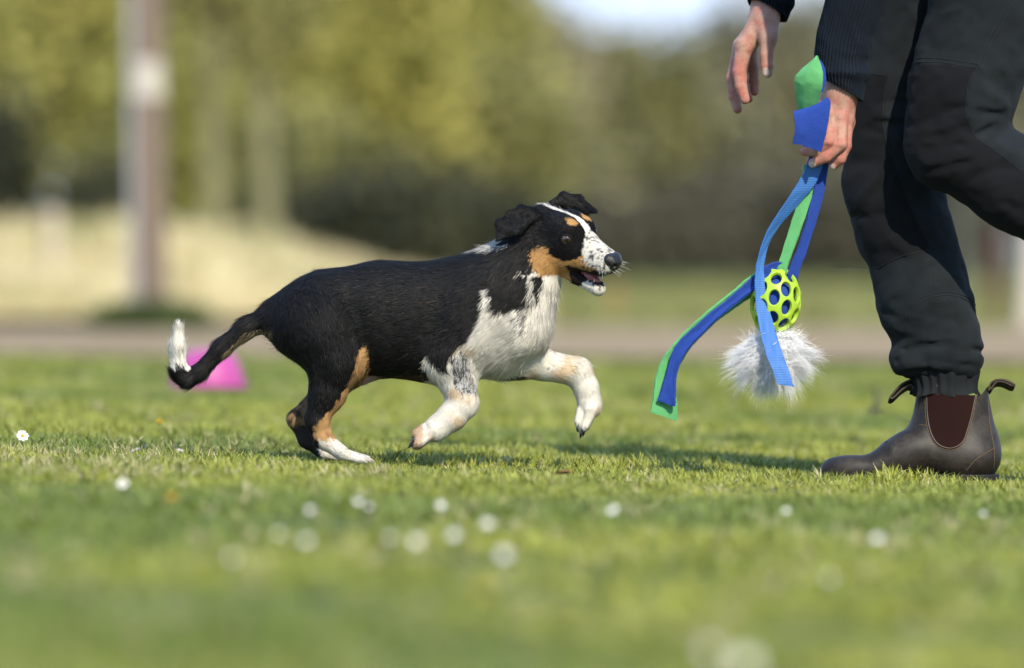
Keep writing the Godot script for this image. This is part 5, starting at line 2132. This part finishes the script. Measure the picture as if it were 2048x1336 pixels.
func dandelion(px: float, py: float, size: float, label: String) -> void:
	var p := on_ground(px, py, 0.026)
	var g := ground_y(p.x, p.z)
	var t := thing("yellow_flower", label, "flower", Vector3(p.x, g, p.z), "yellow flowers in the lawn")
	var h := p.y - g
	part(t, "stem", mesh_of(tube([Vector3(0.004, -0.002, 0), Vector3(0, h * 0.6, 0), Vector3(0, h, 0)], 0.0009, 6)), mat(Color(0.12, 0.15, 0.05), 0.7, 0.4))
	var list := []
	for i in 60:
		var an := i * 2.399963
		var tilt := 0.15 + 1.35 * sqrt(i / 60.0)
		var d := Vector3(cos(an) * sin(tilt), cos(tilt), sin(an) * sin(tilt))
		var w := d.cross(Vector3(0.1, 1, 0.2)).normalized() * size * 0.09
		list.append(grid_mesh([[Vector3(0, h, 0) - w * 0.5, Vector3(0, h, 0) + w * 0.5], [Vector3(0, h, 0) + d * size * 0.6 - w, Vector3(0, h, 0) + d * size * 0.6 + w], [Vector3(0, h, 0) + d * size - w * 0.6, Vector3(0, h, 0) + d * size + w * 0.6]]))
	part(t, "petals", mesh_of(join(list)), mat(Color(0.70, 0.46, 0.02), 0.7, 0.3))


func flowers() -> void:
	daisy(45, 872, 0.0105, "open white daisy with yellow centre tilted to the sun, alone behind dry grass", Vector3(0.1, 0.55, 0.85))
	daisy(271, 900, 0.008, "small half closed daisy with pinkish petal tips beyond the pale dry blades", Vector3(-0.3, 0.9, 0.1), true)
	daisy(360, 901, 0.006, "tiny closed daisy near the puppy's tail", Vector3(0.2, 0.9, 0.1), true)
	daisy(245, 968, 0.0075, "single small white daisy before the dry grass patch", Vector3(0, 0.7, 0.7))
	var many := "blurred white daisy in the open lawn before the puppy"
	for e in [[620, 1020, 6], [715, 1004, 6], [738, 1013, 5], [882, 1011, 7], [975, 1048, 8], [908, 1070, 8], [832, 1083, 7.5], [1008, 1110, 8.5], [780, 1076, 4.5], [556, 1068, 4.5], [612, 1082, 7], [465, 1116, 5], [1226, 1021, 8]]:
		daisy(e[0], e[1], e[2] * 0.00086, many, Vector3(rng.randf_range(-0.3, 0.3), 0.75, 0.7))
	for e in [[1573, 1022, 5.5], [1754, 1077, 8], [1967, 1028, 4.5], [1660, 1156, 5]]:
		daisy(e[0], e[1], e[2] * 0.00086, "blurred white daisy in the lawn before the boot", Vector3(rng.randf_range(-0.3, 0.3), 0.75, 0.7))
	daisy(1490, 1330, 0.0095, "large blurred white daisy beside a withered pinkish one", Vector3(0, 0.7, 0.8))
	daisy(1420, 1302, 0.008, "withered pinkish daisy beside a large white one", Vector3(0.4, 0.7, 0.5), true)
	dandelion(342, 1000, 0.009, "yellow flower in the lawn before the puppy's tail")
	dandelion(318, 846, 0.008, "small yellow flower in the lawn behind the puppy's tail")
	dandelion(965, 1192, 0.008, "blurred yellow flower in the lawn in front of the daisies")
	# a fallen brown leaf
	var p := on_ground(1125, 950, 0.012)
	var t := thing("dead_leaf", "curled reddish brown dead leaf lying on the grass", "leaf", p)
	var rows := []
	for j in 7:
		var f := j / 6.0
		var w := sin(PI * clampf(f, 0.04, 0.97)) * 0.007
		rows.append([Vector3(f * 0.022 - 0.011, 0.005 + 0.003 * f, -w), Vector3(f * 0.022 - 0.011, 0.0 + 0.003 * f, 0), Vector3(f * 0.022 - 0.011, 0.006, w)])
	part(t, "blade", mesh_of(grid_mesh(rows, false, 0.0005)), mat(Color(0.22, 0.085, 0.05), 0.8, 0.3))
	part(t, "stalk", mesh_of(tube([Vector3(0.011, 0.003, 0), Vector3(0.02, 0.006, 0.002)], 0.0006, 5)), mat(Color(0.16, 0.07, 0.04), 0.8, 0.3))
